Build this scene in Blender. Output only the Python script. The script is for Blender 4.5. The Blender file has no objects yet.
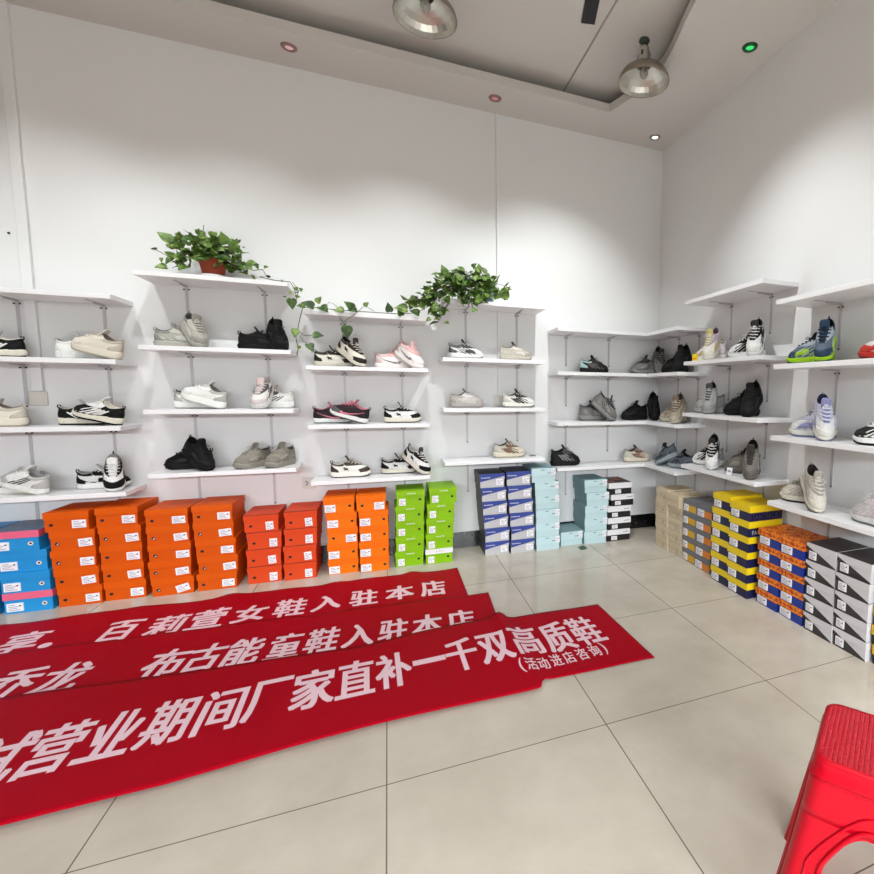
import bpy, bmesh, math, random
from mathutils import Vector, Matrix, Euler

random.seed(7)
SC = bpy.context.scene
COL = SC.collection
PI = math.pi
R = math.radians

# ------------------------------------------------------------------ camera, world, lights, exposure
CAM = (-2.3848, -4.0778, 1.3076)
FPX, CX, CY = 487.04, 589.56, 437.02
YAW, PITCH, ROLL = 0.392, 0.0933, 0.0095
H = 3.4988                                   # soffit height


def cam_setup():
    cy, sy = math.cos(YAW), math.sin(YAW)
    f = Vector((sy * math.cos(PITCH), cy * math.cos(PITCH), -math.sin(PITCH)))
    r = Vector((cy, -sy, 0)); u = r.cross(f)
    c, s = math.cos(ROLL), math.sin(ROLL)
    r2 = c * r + s * u; u2 = -s * r + c * u
    m = Matrix((r2, u2, -f)).transposed().to_4x4()
    m.translation = Vector(CAM)
    cam = bpy.data.cameras.new('camera')
    cam.sensor_width = 36; cam.sensor_fit = 'HORIZONTAL'
    cam.lens = FPX / 874 * 36
    cam.shift_x = (437 - CX) / 874; cam.shift_y = (CY - 437) / 874
    cam.clip_start = 0.02
    o = bpy.data.objects.new('camera', cam); COL.objects.link(o)
    o.matrix_world = m
    SC.camera = o


cam_setup()

W = bpy.data.worlds.new('world'); SC.world = W; W.use_nodes = True
W.node_tree.nodes['Background'].inputs[0].default_value = (0.85, 0.92, 1.0, 1)
W.node_tree.nodes['Background'].inputs[1].default_value = 0.4

SC.view_settings.view_transform = 'Standard'
SC.view_settings.look = 'None'
SC.view_settings.gamma = 1
SC.view_settings.use_curve_mapping = False
SC.view_settings.exposure = 0.26


def area(name, loc, target, sx, sy, power, color=(1, 1, 1), spread=180):
    l = bpy.data.lights.new(name, 'AREA'); l.shape = 'RECTANGLE'; l.size = sx; l.size_y = sy
    l.energy = power; l.color = color; l.spread = R(spread)
    o = bpy.data.objects.new(name, l); COL.objects.link(o); o.location = loc
    o.rotation_euler = (Vector(target) - Vector(loc)).to_track_quat('-Z', 'Y').to_euler()
    return o


# daylight coming in low through the open shop front behind the camera
area('shop_front_daylight', (-3.1, -10.0, 3.35), (-3.1, 0, 0.1), 7.0, 2.0, 2450, (0.89, 0.95, 1.0))


def spot(name, loc, target, power, size=75, blend=0.9, radius=0.012, color=(1, 1, 1)):
    l = bpy.data.lights.new(name, 'SPOT'); l.energy = power; l.spot_size = R(size); l.spot_blend = blend
    l.shadow_soft_size = radius; l.color = color
    o = bpy.data.objects.new(name, l); COL.objects.link(o); o.location = loc
    o.rotation_euler = (Vector(target) - Vector(loc)).to_track_quat('-Z', 'Y').to_euler()
    return o


DOWN = [(-2.914, -0.227, 'pink'), (-1.58, -0.206, 'rose'), (-0.195, -0.194, 'white'), (-0.196, -1.393, 'green')]
# the row of track spots washing the two shelf walls from the ceiling recess, above the picture's top edge
SPOT_W = 76
for (x, y, tx, ty, k) in ((-5.3, -1.35, -5.3, 0, .7), (-4.15, -1.35, -4.15, 0, .78), (-3.3, -1.35, -3.3, 0, .74), (-2.23, -1.35, -2.23, 0, 1.0), (-1.15, -1.35, -1.12, 0, 1.4),
                          (-1.35, -1.8, 0, -1.8, 1.15), (-1.35, -3.1, 0, -3.1, .55)):
    spot('track_spot', (x, y, 3.3), (tx, ty, 1.35), SPOT_W * k, 82, 1.0, 0.010, (0.93, 0.99, 1.0))
# added fill light without a fixture, brightening the floor near the camera
area('added_floor_fill', (-2.9, -4.5, 3.6), (-2.9, -4.4, 0), 3.0, 1.2, 16, (0.97, 0.98, 1.0), 120)


# ------------------------------------------------------------------ materials
def lin(c):
    c = c / 255.0
    return c / 12.92 if c <= 0.04045 else ((c + 0.055) / 1.055) ** 2.4


MATS = {}


def mat(name, rgb, rough=0.5, metal=0.0, spec=0.5, bump=0.0, bscale=200.0, var=0.0, emit=0.0, coat=0.0, sheen=0.0, trans=0.0):
    if name in MATS:
        return MATS[name]
    m = bpy.data.materials.new(name); m.use_nodes = True
    nt = m.node_tree; b = nt.nodes['Principled BSDF']
    col = (lin(rgb[0]), lin(rgb[1]), lin(rgb[2]), 1)
    b.inputs['Base Color'].default_value = col
    b.inputs['Roughness'].default_value = rough
    b.inputs['Metallic'].default_value = metal
    b.inputs['Specular IOR Level'].default_value = spec
    if coat: b.inputs['Coat Weight'].default_value = coat; b.inputs['Coat Roughness'].default_value = 0.1
    if sheen: b.inputs['Sheen Weight'].default_value = sheen
    if trans: b.inputs['Transmission Weight'].default_value = trans
    if emit:
        b.inputs['Emission Color'].default_value = col; b.inputs['Emission Strength'].default_value = emit
    if bump or var:
        tc = nt.nodes.new('ShaderNodeTexCoord')
        n = nt.nodes.new('ShaderNodeTexNoise'); n.inputs['Scale'].default_value = bscale; n.inputs['Detail'].default_value = 4
        nt.links.new(tc.outputs['Object'], n.inputs['Vector'])
        if bump:
            bp = nt.nodes.new('ShaderNodeBump'); bp.inputs['Strength'].default_value = bump; bp.inputs['Distance'].default_value = 0.002
            nt.links.new(n.outputs['Fac'], bp.inputs['Height']); nt.links.new(bp.outputs['Normal'], b.inputs['Normal'])
        if var:
            mx = nt.nodes.new('ShaderNodeMix'); mx.data_type = 'RGBA'; mx.blend_type = 'MULTIPLY'; mx.inputs[0].default_value = 1
            mr = nt.nodes.new('ShaderNodeMapRange'); mr.inputs[1].default_value = 0.3; mr.inputs[2].default_value = 0.7
            mr.inputs[3].default_value = 1 - var; mr.inputs[4].default_value = 1.0
            n2 = nt.nodes.new('ShaderNodeTexNoise'); n2.inputs['Scale'].default_value = bscale / 12; n2.inputs['Detail'].default_value = 5
            nt.links.new(tc.outputs['Object'], n2.inputs['Vector'])
            nt.links.new(n2.outputs['Fac'], mr.inputs[0])
            mx.inputs[6].default_value = col
            nt.links.new(mr.outputs[0], mx.inputs[7])
            nt.links.new(mx.outputs[2], b.inputs['Base Color'])
    MATS[name] = m
    return m


def floor_mat():
    m = bpy.data.materials.new('floor_tiles'); m.use_nodes = True
    nt = m.node_tree; b = nt.nodes['Principled BSDF']
    tc = nt.nodes.new('ShaderNodeTexCoord')
    sep = nt.nodes.new('ShaderNodeSeparateXYZ'); nt.links.new(tc.outputs['Object'], sep.inputs[0])

    def line(out, off):
        a = nt.nodes.new('ShaderNodeMath'); a.operation = 'ADD'; a.inputs[1].default_value = 80 - off
        nt.links.new(out, a.inputs[0])
        d = nt.nodes.new('ShaderNodeMath'); d.operation = 'DIVIDE'; d.inputs[1].default_value = 0.8; nt.links.new(a.outputs[0], d.inputs[0])
        f = nt.nodes.new('ShaderNodeMath'); f.operation = 'FRACT'; nt.links.new(d.outputs[0], f.inputs[0])
        s = nt.nodes.new('ShaderNodeMath'); s.operation = 'PINGPONG'; s.inputs[1].default_value = 0.5; nt.links.new(f.outputs[0], s.inputs[0])
        l = nt.nodes.new('ShaderNodeMath'); l.operation = 'LESS_THAN'; l.inputs[1].default_value = 0.0026; nt.links.new(s.outputs[0], l.inputs[0])
        fl = nt.nodes.new('ShaderNodeMath'); fl.operation = 'FLOOR'; nt.links.new(d.outputs[0], fl.inputs[0])
        return l.outputs[0], fl.outputs[0]
    lx, ix = line(sep.outputs[0], -0.8233)
    ly, iy = line(sep.outputs[1], -1.6357)
    mxx = nt.nodes.new('ShaderNodeMath'); mxx.operation = 'MAXIMUM'; nt.links.new(lx, mxx.inputs[0]); nt.links.new(ly, mxx.inputs[1])
    cmb = nt.nodes.new('ShaderNodeCombineXYZ'); nt.links.new(ix, cmb.inputs[0]); nt.links.new(iy, cmb.inputs[1])
    wn = nt.nodes.new('ShaderNodeTexWhiteNoise'); nt.links.new(cmb.outputs[0], wn.inputs['Vector'])
    n = nt.nodes.new('ShaderNodeTexNoise'); n.inputs['Scale'].default_value = 3.0; n.inputs['Detail'].default_value = 8; n.inputs['Roughness'].default_value = 0.6
    nt.links.new(tc.outputs['Object'], n.inputs['Vector'])
    cr = nt.nodes.new('ShaderNodeValToRGB')
    cr.color_ramp.elements[0].position = 0.3; cr.color_ramp.elements[0].color = (lin(188), lin(178), lin(163), 1)
    cr.color_ramp.elements[1].position = 0.7; cr.color_ramp.elements[1].color = (lin(207), lin(198), lin(184), 1)
    nt.links.new(n.outputs['Fac'], cr.inputs[0])
    hv = nt.nodes.new('ShaderNodeHueSaturation')
    mr = nt.nodes.new('ShaderNodeMapRange'); mr.inputs[3].default_value = 0.96; mr.inputs[4].default_value = 1.03
    nt.links.new(wn.outputs['Value'], mr.inputs[0]); nt.links.new(mr.outputs[0], hv.inputs['Value']); nt.links.new(cr.outputs[0], hv.inputs['Color'])
    mx = nt.nodes.new('ShaderNodeMix'); mx.data_type = 'RGBA'
    nt.links.new(mxx.outputs[0], mx.inputs[0]); nt.links.new(hv.outputs[0], mx.inputs[6]); mx.inputs[7].default_value = (lin(112), lin(103), lin(92), 1)
    nt.links.new(mx.outputs[2], b.inputs['Base Color'])
    r = nt.nodes.new('ShaderNodeMapRange'); r.inputs[3].default_value = 0.10; r.inputs[4].default_value = 0.2
    nt.links.new(n.outputs['Fac'], r.inputs[0]); nt.links.new(r.outputs[0], b.inputs['Roughness'])
    b.inputs['Specular IOR Level'].default_value = 0.45
    return m


def baseboard_mat():
    m = bpy.data.materials.new('black_marble'); m.use_nodes = True
    nt = m.node_tree; b = nt.nodes['Principled BSDF']
    tc = nt.nodes.new('ShaderNodeTexCoord'); v = nt.nodes.new('ShaderNodeTexVoronoi'); v.inputs['Scale'].default_value = 14
    nt.links.new(tc.outputs['Object'], v.inputs['Vector'])
    cr = nt.nodes.new('ShaderNodeValToRGB'); cr.color_ramp.elements[0].color = (0.22, 0.2, 0.17, 1); cr.color_ramp.elements[1].color = (0.008, 0.007, 0.007, 1)
    cr.color_ramp.elements[1].position = 0.13
    nt.links.new(v.outputs['Distance'], cr.inputs[0]); nt.links.new(cr.outputs[0], b.inputs['Base Color'])
    b.inputs['Roughness'].default_value = 0.2
    return m


def pattern_mat(name, cols, scale=(40, 40, 40), rough=0.5, pos=None):
    m = bpy.data.materials.new(name); m.use_nodes = True
    nt = m.node_tree; b = nt.nodes['Principled BSDF']
    tc = nt.nodes.new('ShaderNodeTexCoord'); mp = nt.nodes.new('ShaderNodeMapping'); mp.inputs['Scale'].default_value = scale
    nt.links.new(tc.outputs['Object'], mp.inputs[0])
    n = nt.nodes.new('ShaderNodeTexNoise'); n.inputs['Scale'].default_value = 1.0; n.inputs['Detail'].default_value = 3
    nt.links.new(mp.outputs[0], n.inputs['Vector'])
    cr = nt.nodes.new('ShaderNodeValToRGB'); cr.color_ramp.interpolation = 'CONSTANT'
    pos = pos or [0.0] + [0.38 + 0.24 * k / max(1, len(cols) - 1) for k in range(1, len(cols))]
    for k, c in enumerate(cols):
        e = cr.color_ramp.elements[k] if k < 2 else cr.color_ramp.elements.new(pos[k])
        e.position = pos[k]; e.color = (lin(c[0]), lin(c[1]), lin(c[2]), 1)
    nt.links.new(n.outputs['Fac'], cr.inputs[0]); nt.links.new(cr.outputs[0], b.inputs['Base Color'])
    b.inputs['Roughness'].default_value = rough
    MATS[name] = m
    return m


M_WALL = mat('white_wall_paint', (228, 227, 226), 0.7, spec=0.25, bump=0.08, bscale=120)
M_CEIL = mat('white_ceiling_paint', (206, 201, 196), 0.8, spec=0.2)
M_SHELF = mat('white_shelf_laminate', (236, 235, 236), 0.35)
M_METAL = mat('grey_bracket_steel', (190, 186, 188), 0.5, metal=0.2)
M_SCREW = mat('bracket_screw', (70, 60, 62), 0.5, metal=0.5)
M_FLOOR = floor_mat()
M_BASE = baseboard_mat()


# ------------------------------------------------------------------ mesh helpers
class MB:
    def __init__(self):
        self.v = []; self.f = []; self.m = []; self.s = []

    def add(self, vs, fs, mi=0, smooth=False):
        o = len(self.v)
        self.v += [tuple(p) for p in vs]
        for f in fs:
            self.f.append(tuple(i + o for i in f)); self.m.append(mi); self.s.append(smooth)

    def box(self, x0, x1, y0, y1, z0, z1, mi=0):
        vs = [(x, y, z) for z in (z0, z1) for y in (y0, y1) for x in (x0, x1)]
        self.add(vs, [(0, 2, 3, 1), (4, 5, 7, 6), (0, 1, 5, 4), (2, 6, 7, 3), (0, 4, 6, 2), (1, 3, 7, 5)], mi)

    def tube(self, path, rad, n=8, mi=0, cap=True, smooth=True):
        path = [Vector(p) for p in path]
        rads = rad if isinstance(rad, (list, tuple)) else [rad] * len(path)
        vs = []; up = None
        for i, p in enumerate(path):
            d = (path[min(i + 1, len(path) - 1)] - path[max(i - 1, 0)]).normalized()
            if up is None:
                up = Vector((0, 0, 1)) if abs(d.z) < 0.9 else Vector((1, 0, 0))
            a = d.cross(up)
            if a.length < 1e-5: a = d.cross(Vector((0.3, 1, 0.1)))
            a.normalize(); b = a.cross(d).normalized(); up = b
            for k in range(n):
                t = 2 * PI * k / n
                vs.append(p + rads[i] * (math.cos(t) * a + math.sin(t) * b))
        fs = []
        for i in range(len(path) - 1):
            for k in range(n):
                k2 = (k + 1) % n
                fs.append((i * n + k, i * n + k2, (i + 1) * n + k2, (i + 1) * n + k))
        if cap:
            fs.append(tuple(range(n))); fs.append(tuple(range((len(path) - 1) * n, len(path) * n))[::-1])
        self.add(vs, fs, mi, smooth)

    def lathe(self, prof, n=24, mi=0, center=(0, 0, 0), smooth=True):
        cx, cy, cz = center
        vs = []; fs = []
        for (r, z) in prof:
            for k in range(n):
                t = 2 * PI * k / n
                vs.append((cx + r * math.cos(t), cy + r * math.sin(t), cz + z))
        for i in range(len(prof) - 1):
            for k in range(n):
                k2 = (k + 1) % n
                fs.append((i * n + k, i * n + k2, (i + 1) * n + k2, (i + 1) * n + k))
        self.add(vs, fs, mi, smooth)

    def mesh(self, name, mats):
        me = bpy.data.meshes.new(name)
        me.from_pydata(self.v, [], self.f)
        for m in (mats if isinstance(mats, (list, tuple)) else [mats]):
            me.materials.append(m)
        me.polygons.foreach_set('material_index', self.m)
        me.polygons.foreach_set('use_smooth', self.s)
        bm = bmesh.new(); bm.from_mesh(me)
        bmesh.ops.remove_doubles(bm, verts=bm.verts, dist=1e-6)
        bmesh.ops.recalc_face_normals(bm, faces=bm.faces)
        bm.to_mesh(me); bm.free()
        me.update()
        return me

    def build(self, name, mats, parent=None, loc=None):
        return link(name, self.mesh(name, mats), parent, loc)


def link(name, me, parent=None, loc=None):
    o = bpy.data.objects.new(name, me); COL.objects.link(o)
    if parent: o.parent = parent
    if loc: o.location = loc
    return o


def tag(o, label=None, cat=None, group=None, kind=None):
    if label: o['label'] = label
    if cat: o['category'] = cat
    if group: o['group'] = group
    if kind: o['kind'] = kind
    return o


def empty(name, loc=(0, 0, 0), rot=(0, 0, 0), label=None, cat=None, group=None):
    o = bpy.data.objects.new(name, None); COL.objects.link(o)
    o.empty_display_size = 0.05
    o.location = loc; o.rotation_euler = rot
    tag(o, label, cat, group)
    return o


def bevel(o, w=0.002, seg=2):
    b = o.modifiers.new('bevel', 'BEVEL'); b.width = w; b.segments = seg; b.limit_method = 'ANGLE'
    return o


# ------------------------------------------------------------------ room shell
XL, YF = -7.0, -8.0                         # left wall and shop front planes
ZT = 3.64                                   # recessed ceiling height
m = MB(); m.box(XL - .2, 0.2, YF - 0.2, 0.2, -0.15, 0.0); tag(m.build('floor', M_FLOOR), kind='structure')
m = MB(); m.box(XL - .2, 0.2, 0.0, 0.2, 0.0, 4.0); tag(m.build('wall_back', M_WALL), kind='structure')
m = MB(); m.box(0.0, 0.2, YF - .2, 0.0, 0.0, 4.0); tag(m.build('wall_right', M_WALL), kind='structure')
m = MB(); m.box(XL - .2, XL, YF - .2, 0.0, 0.0, 4.0); tag(m.build('wall_left', mat('bounce_damping_wall', (84, 80, 78), 0.6)), kind='structure')  # unseen wall, coloured dark to cut the bounced light
m = MB()
m.box(XL, -6.1, YF - .2, YF, 0, 4.0); m.box(-0.1, 0.0, YF - .2, YF, 0, 4.0); m.box(-6.1, -0.1, YF - .2, YF, 2.35, 4.0)
tag(m.build('wall_front', mat('bounce_damping_front', (58, 58, 60), 0.5)), kind='structure')  # unseen front, its dark colour chosen to keep bounce off upper walls


def build_ceiling():
    bow = [(-0.713, -0.381), (-0.676, -0.493), (-0.64, -0.62), (-0.617, -0.74), (-0.607, -0.86), (-0.607, -0.96), (-0.614, -1.06), (-0.632, -1.16), (-0.657, -1.27), (-0.70, -1.44), (-0.728, -1.572), (-0.755, -1.75), (-0.765, -2.0), (-0.765, -6.4)]
    hole = [(-6.2, -0.39)] + bow + [(-6.2, -6.4)]
    outer = [(XL, 0.0), (0.0, 0.0), (0.0, YF), (XL, YF)]
    bm = bmesh.new()
    vo = [bm.verts.new((x, y, H)) for x, y in outer]; vh = [bm.verts.new((x, y, H)) for x, y in hole]
    es = [bm.edges.new((vo[i], vo[(i + 1) % len(vo)])) for i in range(len(vo))] + [bm.edges.new((vh[i], vh[(i + 1) % len(vh)])) for i in range(len(vh))]
    bmesh.ops.triangle_fill(bm, use_beauty=True, use_dissolve=False, edges=es)
    # triangle_fill may cover the hole as well: drop faces whose centre lies inside it
    def inside(p):
        c = False; n = len(hole)
        for i in range(n):
            x1, y1 = hole[i]; x2, y2 = hole[(i + 1) % n]
            if (y1 > p.y) != (y2 > p.y) and p.x < (x2 - x1) * (p.y - y1) / (y2 - y1) + x1: c = not c
        return c
    bmesh.ops.delete(bm, geom=[f for f in bm.faces if inside(f.calc_center_median())], context='FACES_ONLY')
    # lip standing up around the opening, then the cove shelf running back from it
    zl = H + 0.062
    c = Vector((-3.4, -3.4, 0))
    n = len(hole)

    def off(p, d):
        x, y = p
        return (x + d * (1 if x > -3.4 else -1), y + d * (1 if y > -3.4 else -1))
    rings = [[(x, y, H) for x, y in hole], [(x, y, zl) for x, y in hole], [off(p, 0.018) + (zl,) for p in hole], [off(p, 0.018) + (H + 0.006,) for p in hole],
             [off(p, 0.16) + (H + 0.006,) for p in hole], [off(p, 0.16) + (ZT,) for p in hole]]
    vr = [[bm.verts.new(p) for p in ring] for ring in rings]
    for a, b in zip(vr, vr[1:]):
        for i in range(n):
            bm.faces.new((a[i], a[(i + 1) % n], b[(i + 1) % n], b[i]))
    bm.faces.new(vr[-1])
    bmesh.ops.remove_doubles(bm, verts=bm.verts, dist=1e-5)
    # roof slab above everything so that no light leaks in
    for vs in ([(XL - .2, 0.2), (0.2, 0.2), (0.2, YF - .2), (XL - .2, YF - .2)],):
        lo = [bm.verts.new((x, y, 4.0)) for x, y in vs]; hi = [bm.verts.new((x, y, 4.2)) for x, y in vs]
        bm.faces.new(lo); bm.faces.new(hi)
        for i in range(4): bm.faces.new((lo[i], lo[(i + 1) % 4], hi[(i + 1) % 4], hi[i]))
    bmesh.ops.recalc_face_normals(bm, faces=bm.faces)
    me = bpy.data.meshes.new('ceiling'); bm.to_mesh(me); bm.free(); me.materials.append(M_CEIL)
    tag(link('ceiling', me), kind='structure')


build_ceiling()
m = MB(); m.box(-1.060, -1.050, -6.5, -0.24, ZT - 0.006, ZT)
tag(m.build('trim_1', mat('ceiling_seam', (160, 152, 146), 0.8)), kind='structure')
# black baseboards
m = MB(); m.box(XL, -0.012, -0.012, 0.0, 0.0, 0.135); tag(m.build('baseboard_back', M_BASE), kind='structure')
m = MB(); m.box(-0.012, 0.0, YF, 0.0, 0.0, 0.135); tag(m.build('baseboard_right', M_BASE), kind='structure')
m = MB(); m.box(XL, -0.02, -0.018, 0.0, 0.135, 0.143); m.box(-0.018, 0, YF, 0.0, 0.135, 0.143)
tag(m.build('trim_2', M_WALL), kind='structure')
# cable trunking on the back wall
for k, (x, w, z0) in enumerate(((-4.366, 0.05, 1.28), (-1.527, 0.02, 1.268))):
    m = MB(); m.box(x - w / 2, x + w / 2, -0.016 if w < .03 else -0.026, 0.0, z0, H)
    tag(bevel(m.build('trim_%d' % (3 + k), M_WALL), 0.003), kind='structure')
# wall sockets
M_SOCK = mat('socket_plate_plastic', (214, 208, 200), 0.4)
M_DARK = mat('socket_slot', (40, 38, 38), 0.6)
for (x, z, lab, slots) in ((-4.374, 1.232, 'blank white switch plate behind the left shelf unit, below the wide cable trunking', False),
                           (-2.939, 0.616, 'white power socket with dark slots, low on the back wall beside the lowest shelf', True),
                           (-1.528, 1.218, 'white power socket at the end of the thin cable trunking, behind a white sneaker', False)):
    t = empty('wall_socket', (x, 0, z), label=lab, cat='socket')
    m = MB(); m.box(-.043, .043, -.012, 0, -.043, .043); bevel(m.build('plate', M_SOCK, t), 0.004)
    m = MB(); m.box(-.034, .034, -.0145, -.011, -.034, .034); m.box(-.016, .016, -.017, -.0145, -.014, .014); m.build('rocker', M_SOCK, t)
    if slots:
        m = MB()
        for sx in (-1, 1):
            m.add([(sx * .006, -.0175, .004), (sx * .02, -.0175, .02), (sx * .024, -.0175, .016), (sx * .010, -.0175, 0)], [(0, 1, 2, 3)])
            m.add([(sx * .006, -.0175, -.004), (sx * .02, -.0175, -.02), (sx * .024, -.0175, -.016), (sx * .010, -.0175, 0)], [(0, 1, 2, 3)])
        m.build('slot', M_DARK, t)
m = MB(); m.lathe([(0.0, -0.006), (0.006, -0.006), (0.006, 0)], 10)
o = m.build('wall_plug', M_DARK, loc=(-4.436, 0, 2.21)); o.rotation_euler = (-PI / 2, 0, 0); o.location.y = 0.0
tag(o, 'small dark screw plug alone on the upper white wall', 'screw')


# ------------------------------------------------------------------ shelves
def board_mesh(w, d, th=0.028):
    m = MB(); m.box(-w / 2, w / 2, -d, 0, -th, 0)
    return m.mesh('board', M_SHELF)


def bracket_mesh():
    m = MB()
    m.box(-.008, .008, -.004, 0, -.29, -.028)                  # upright against the wall
    m.box(-.007, .007, -.20, 0, -.031, -.028)                  # flat arm under the board
    m.box(-.002, .002, -.12, -.004, -.040, -.031)              # stiffening web
    for (dx, dz) in ((-.013, -.052), (.013, -.052), (0, -.288)):
        m.box(dx - .0045, dx + .0045, -.007, -.003, dz - .0045, dz + .0045, 1)
    return m.mesh('bracket', [M_METAL, M_SCREW])


BRK = bracket_mesh()
BOARDS = {}
SD = 0.28


def shelf(wall, s0, s1, z, label, br, group):
    """wall 'B': s runs along +x on the back wall; wall 'R': s runs along -y on the right wall."""
    w = s1 - s0; key = round(w, 3)
    if key not in BOARDS: BOARDS[key] = board_mesh(w, SD)
    c = (s0 + s1) / 2
    t = empty('wall_shelf', (c, 0, z) if wall == 'B' else (0, -c, z), (0, 0, 0 if wall == 'B' else -PI / 2), label, 'shelf', group)
    b = link('board', BOARDS[key], t)
    bevel(b, 0.0015, 1)
    for x in br:
        link('bracket', BRK, t, (x - c, 0, 0))
    return t


ORD4 = ['topmost', 'second from the top', 'third from the top', 'lowest']
UN = {
    'U1': ('B', -4.72, -3.885, (1.853, 1.472, 1.072, 0.668), 'unit cut by the left picture edge', (-4.43, -4.03)),
    'U2': ('B', -3.775, -2.977, (2.006, 1.563, 1.17, 0.77), 'unit under the terracotta-potted plant', (-3.60, -3.16)),
    'U3': ('B', -2.895, -2.105, (1.835, 1.465, 1.06, 0.668), 'unit draped with a vine', (-2.68, -2.28)),
    'U4': ('B', -2.002, -1.203, (1.982, 1.551, 1.17, 0.761), 'unit under the blue-potted plant', (-1.79, -1.37)),
    'U5': ('B', -1.101, -0.0, (1.822, 1.468, 1.05, 0.67), 'corner unit, back wall side', (-0.93, -0.52)),
    'U5R': ('R', 0.28, 0.775, (1.822, 1.468, 1.05, 0.67), 'corner unit, right wall side', (0.36, 0.66)),
    'U6': ('R', 0.862, 1.694, (1.997, 1.541, 1.151, 0.75), 'unit above the yellow and navy boxes', (1.06, 1.47)),
    'U7': ('R', 1.81, 2.64, (1.848, 1.476, 1.056, 0.662), 'unit cut by the right picture edge', (2.02, 2.44)),
}
for k, (wl, a, b, zs, d, br) in UN.items():
    for i, z in enumerate(zs):
        shelf(wl, a, b, z, 'white wall shelf, %s of the %s' % (ORD4[i], d), br, 'white wall shelves')


# ------------------------------------------------------------------ downlights and pendant lamps
M_RINGP = mat('bronze_pink_ring', (150, 118, 112), 0.3, metal=0.6)
M_RING = mat('silver_ring', (150, 148, 146), 0.3, metal=0.7)
LENS = {'pink': mat('lens_pink', (230, 190, 184), 0.3, emit=.35), 'rose': mat('lens_rose', (205, 136, 136), 0.3, emit=.3),
        'white': mat('lens_white', (255, 252, 245), 0.3, emit=4.0), 'green': mat('lens_green', (50, 205, 105), 0.3, emit=.8),
        'x': mat('lens_plain', (250, 248, 240), 0.3, emit=3.0)}
RGREEN = mat('green_lit_ring', (25, 80, 45), 0.3, metal=0.5)
DL = {'pink': 'recessed ceiling downlight with pinkish lens above the left back wall', 'rose': 'rose-tinted recessed downlight above the thin cable trunking',
      'white': 'bright white recessed downlight in the ceiling corner', 'green': 'green recessed downlight above the right wall'}
for (x, y, c) in DOWN:
    if c == 'x': continue
    t = empty('recessed_downlight', (x, y, H), label=DL[c], cat='downlight', group='recessed ceiling downlights')
    m = MB(); m.lathe([(0.024, -0.002), (0.028, -0.010), (0.046, -0.006), (0.048, 0.0)], 24)
    m.build('trim_ring', {'pink': M_RINGP, 'rose': M_RINGP, 'white': M_RING, 'green': RGREEN}[c], t)
    m = MB(); m.lathe([(0.0, -0.004), (0.025, -0.003)], 20); m.build('lens', LENS[c], t)

M_ALU = mat('brushed_aluminium', (206, 204, 196), 0.34, metal=0.85)
M_ALU2 = mat('aluminium_outer', (150, 138, 124), 0.42, metal=0.7)
M_SOCKET = mat('dark_green_socket', (52, 60, 50), 0.5)
M_BULB = mat('bulb_glass_off', (150, 148, 142), 0.15)


def pendant(loc, label):
    t = empty('pendant_lamp', loc, label=label, cat='pendant lamp', group='aluminium bay pendants')
    x = 0.0
    m = MB(); n = 40
    inner = [(0.168, -0.27), (0.160, -0.243), (0.140, -0.216), (0.112, -0.194), (0.08, -0.178), (0.046, -0.168)]
    outer = [(0.046, -0.160), (0.082, -0.171), (0.115, -0.188), (0.144, -0.211), (0.164, -0.240), (0.172, -0.27), (0.168, -0.273), (0.168, -0.27)]
    m.lathe(inner, 30, 0, smooth=False); m.lathe(outer, n, 1)
    m.build('reflector', [M_ALU, M_ALU2], t)
    m = MB(); m.lathe([(0.0, -0.05), (0.030, -0.05), (0.032, -0.06), (0.042, -0.135), (0.050, -0.162), (0.0, -0.164)], 20); 
    for k in range(4):
        a = PI / 4 + k * PI / 2
        c, s = math.cos(a), math.sin(a)
        m.add([(0.041 * c - .007 * s, 0.041 * s + .007 * c, -.085), (0.041 * c + .007 * s, 0.041 * s - .007 * c, -.085), (0.046 * c + .007 * s, 0.046 * s - .007 * c, -.118), (0.046 * c - .007 * s, 0.046 * s + .007 * c, -.118)], [(0, 1, 2, 3)], 1)
    m.build('neck', [M_ALU, M_SOCKET], t)
    m = MB(); m.lathe([(0.0, 0), (0.032, 0), (0.036, -0.012), (0.022, -0.02), (0.02, -0.035), (0.026, -0.04), (0.026, -0.052), (0, -0.052)], 18); m.build('ceiling_mount', M_SOCKET, t)
    m = MB(); m.lathe([(0.014, -0.166), (0.016, -0.18), (0.028, -0.205), (0.028, -0.22), (0.018, -0.238), (0.0, -0.245)], 16); m.build('bulb', M_BULB, t)


pendant((-0.745, -1.0, ZT), 'aluminium bay pendant lamp near the ceiling corner')
pendant((-2.135, -1.03, ZT), 'aluminium bay pendant lamp cut by the top picture edge')
m = MB(); m.box(-0.043, 0.043, -0.5, 0.0, -0.012, 0.0); m.box(-0.03, -0.01, -0.49, -0.01, -0.014, -0.012); m.box(0.01, 0.03, -0.49, -0.01, -0.014, -0.012)
o = m.build('ceiling_vent', mat('black_vent', (14, 14, 16), 0.5), loc=(-1.149, -0.996, ZT)); o.rotation_euler = (0, 0, R(-14))
tag(o, 'long black slot vent on the recessed ceiling', 'vent')

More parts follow.
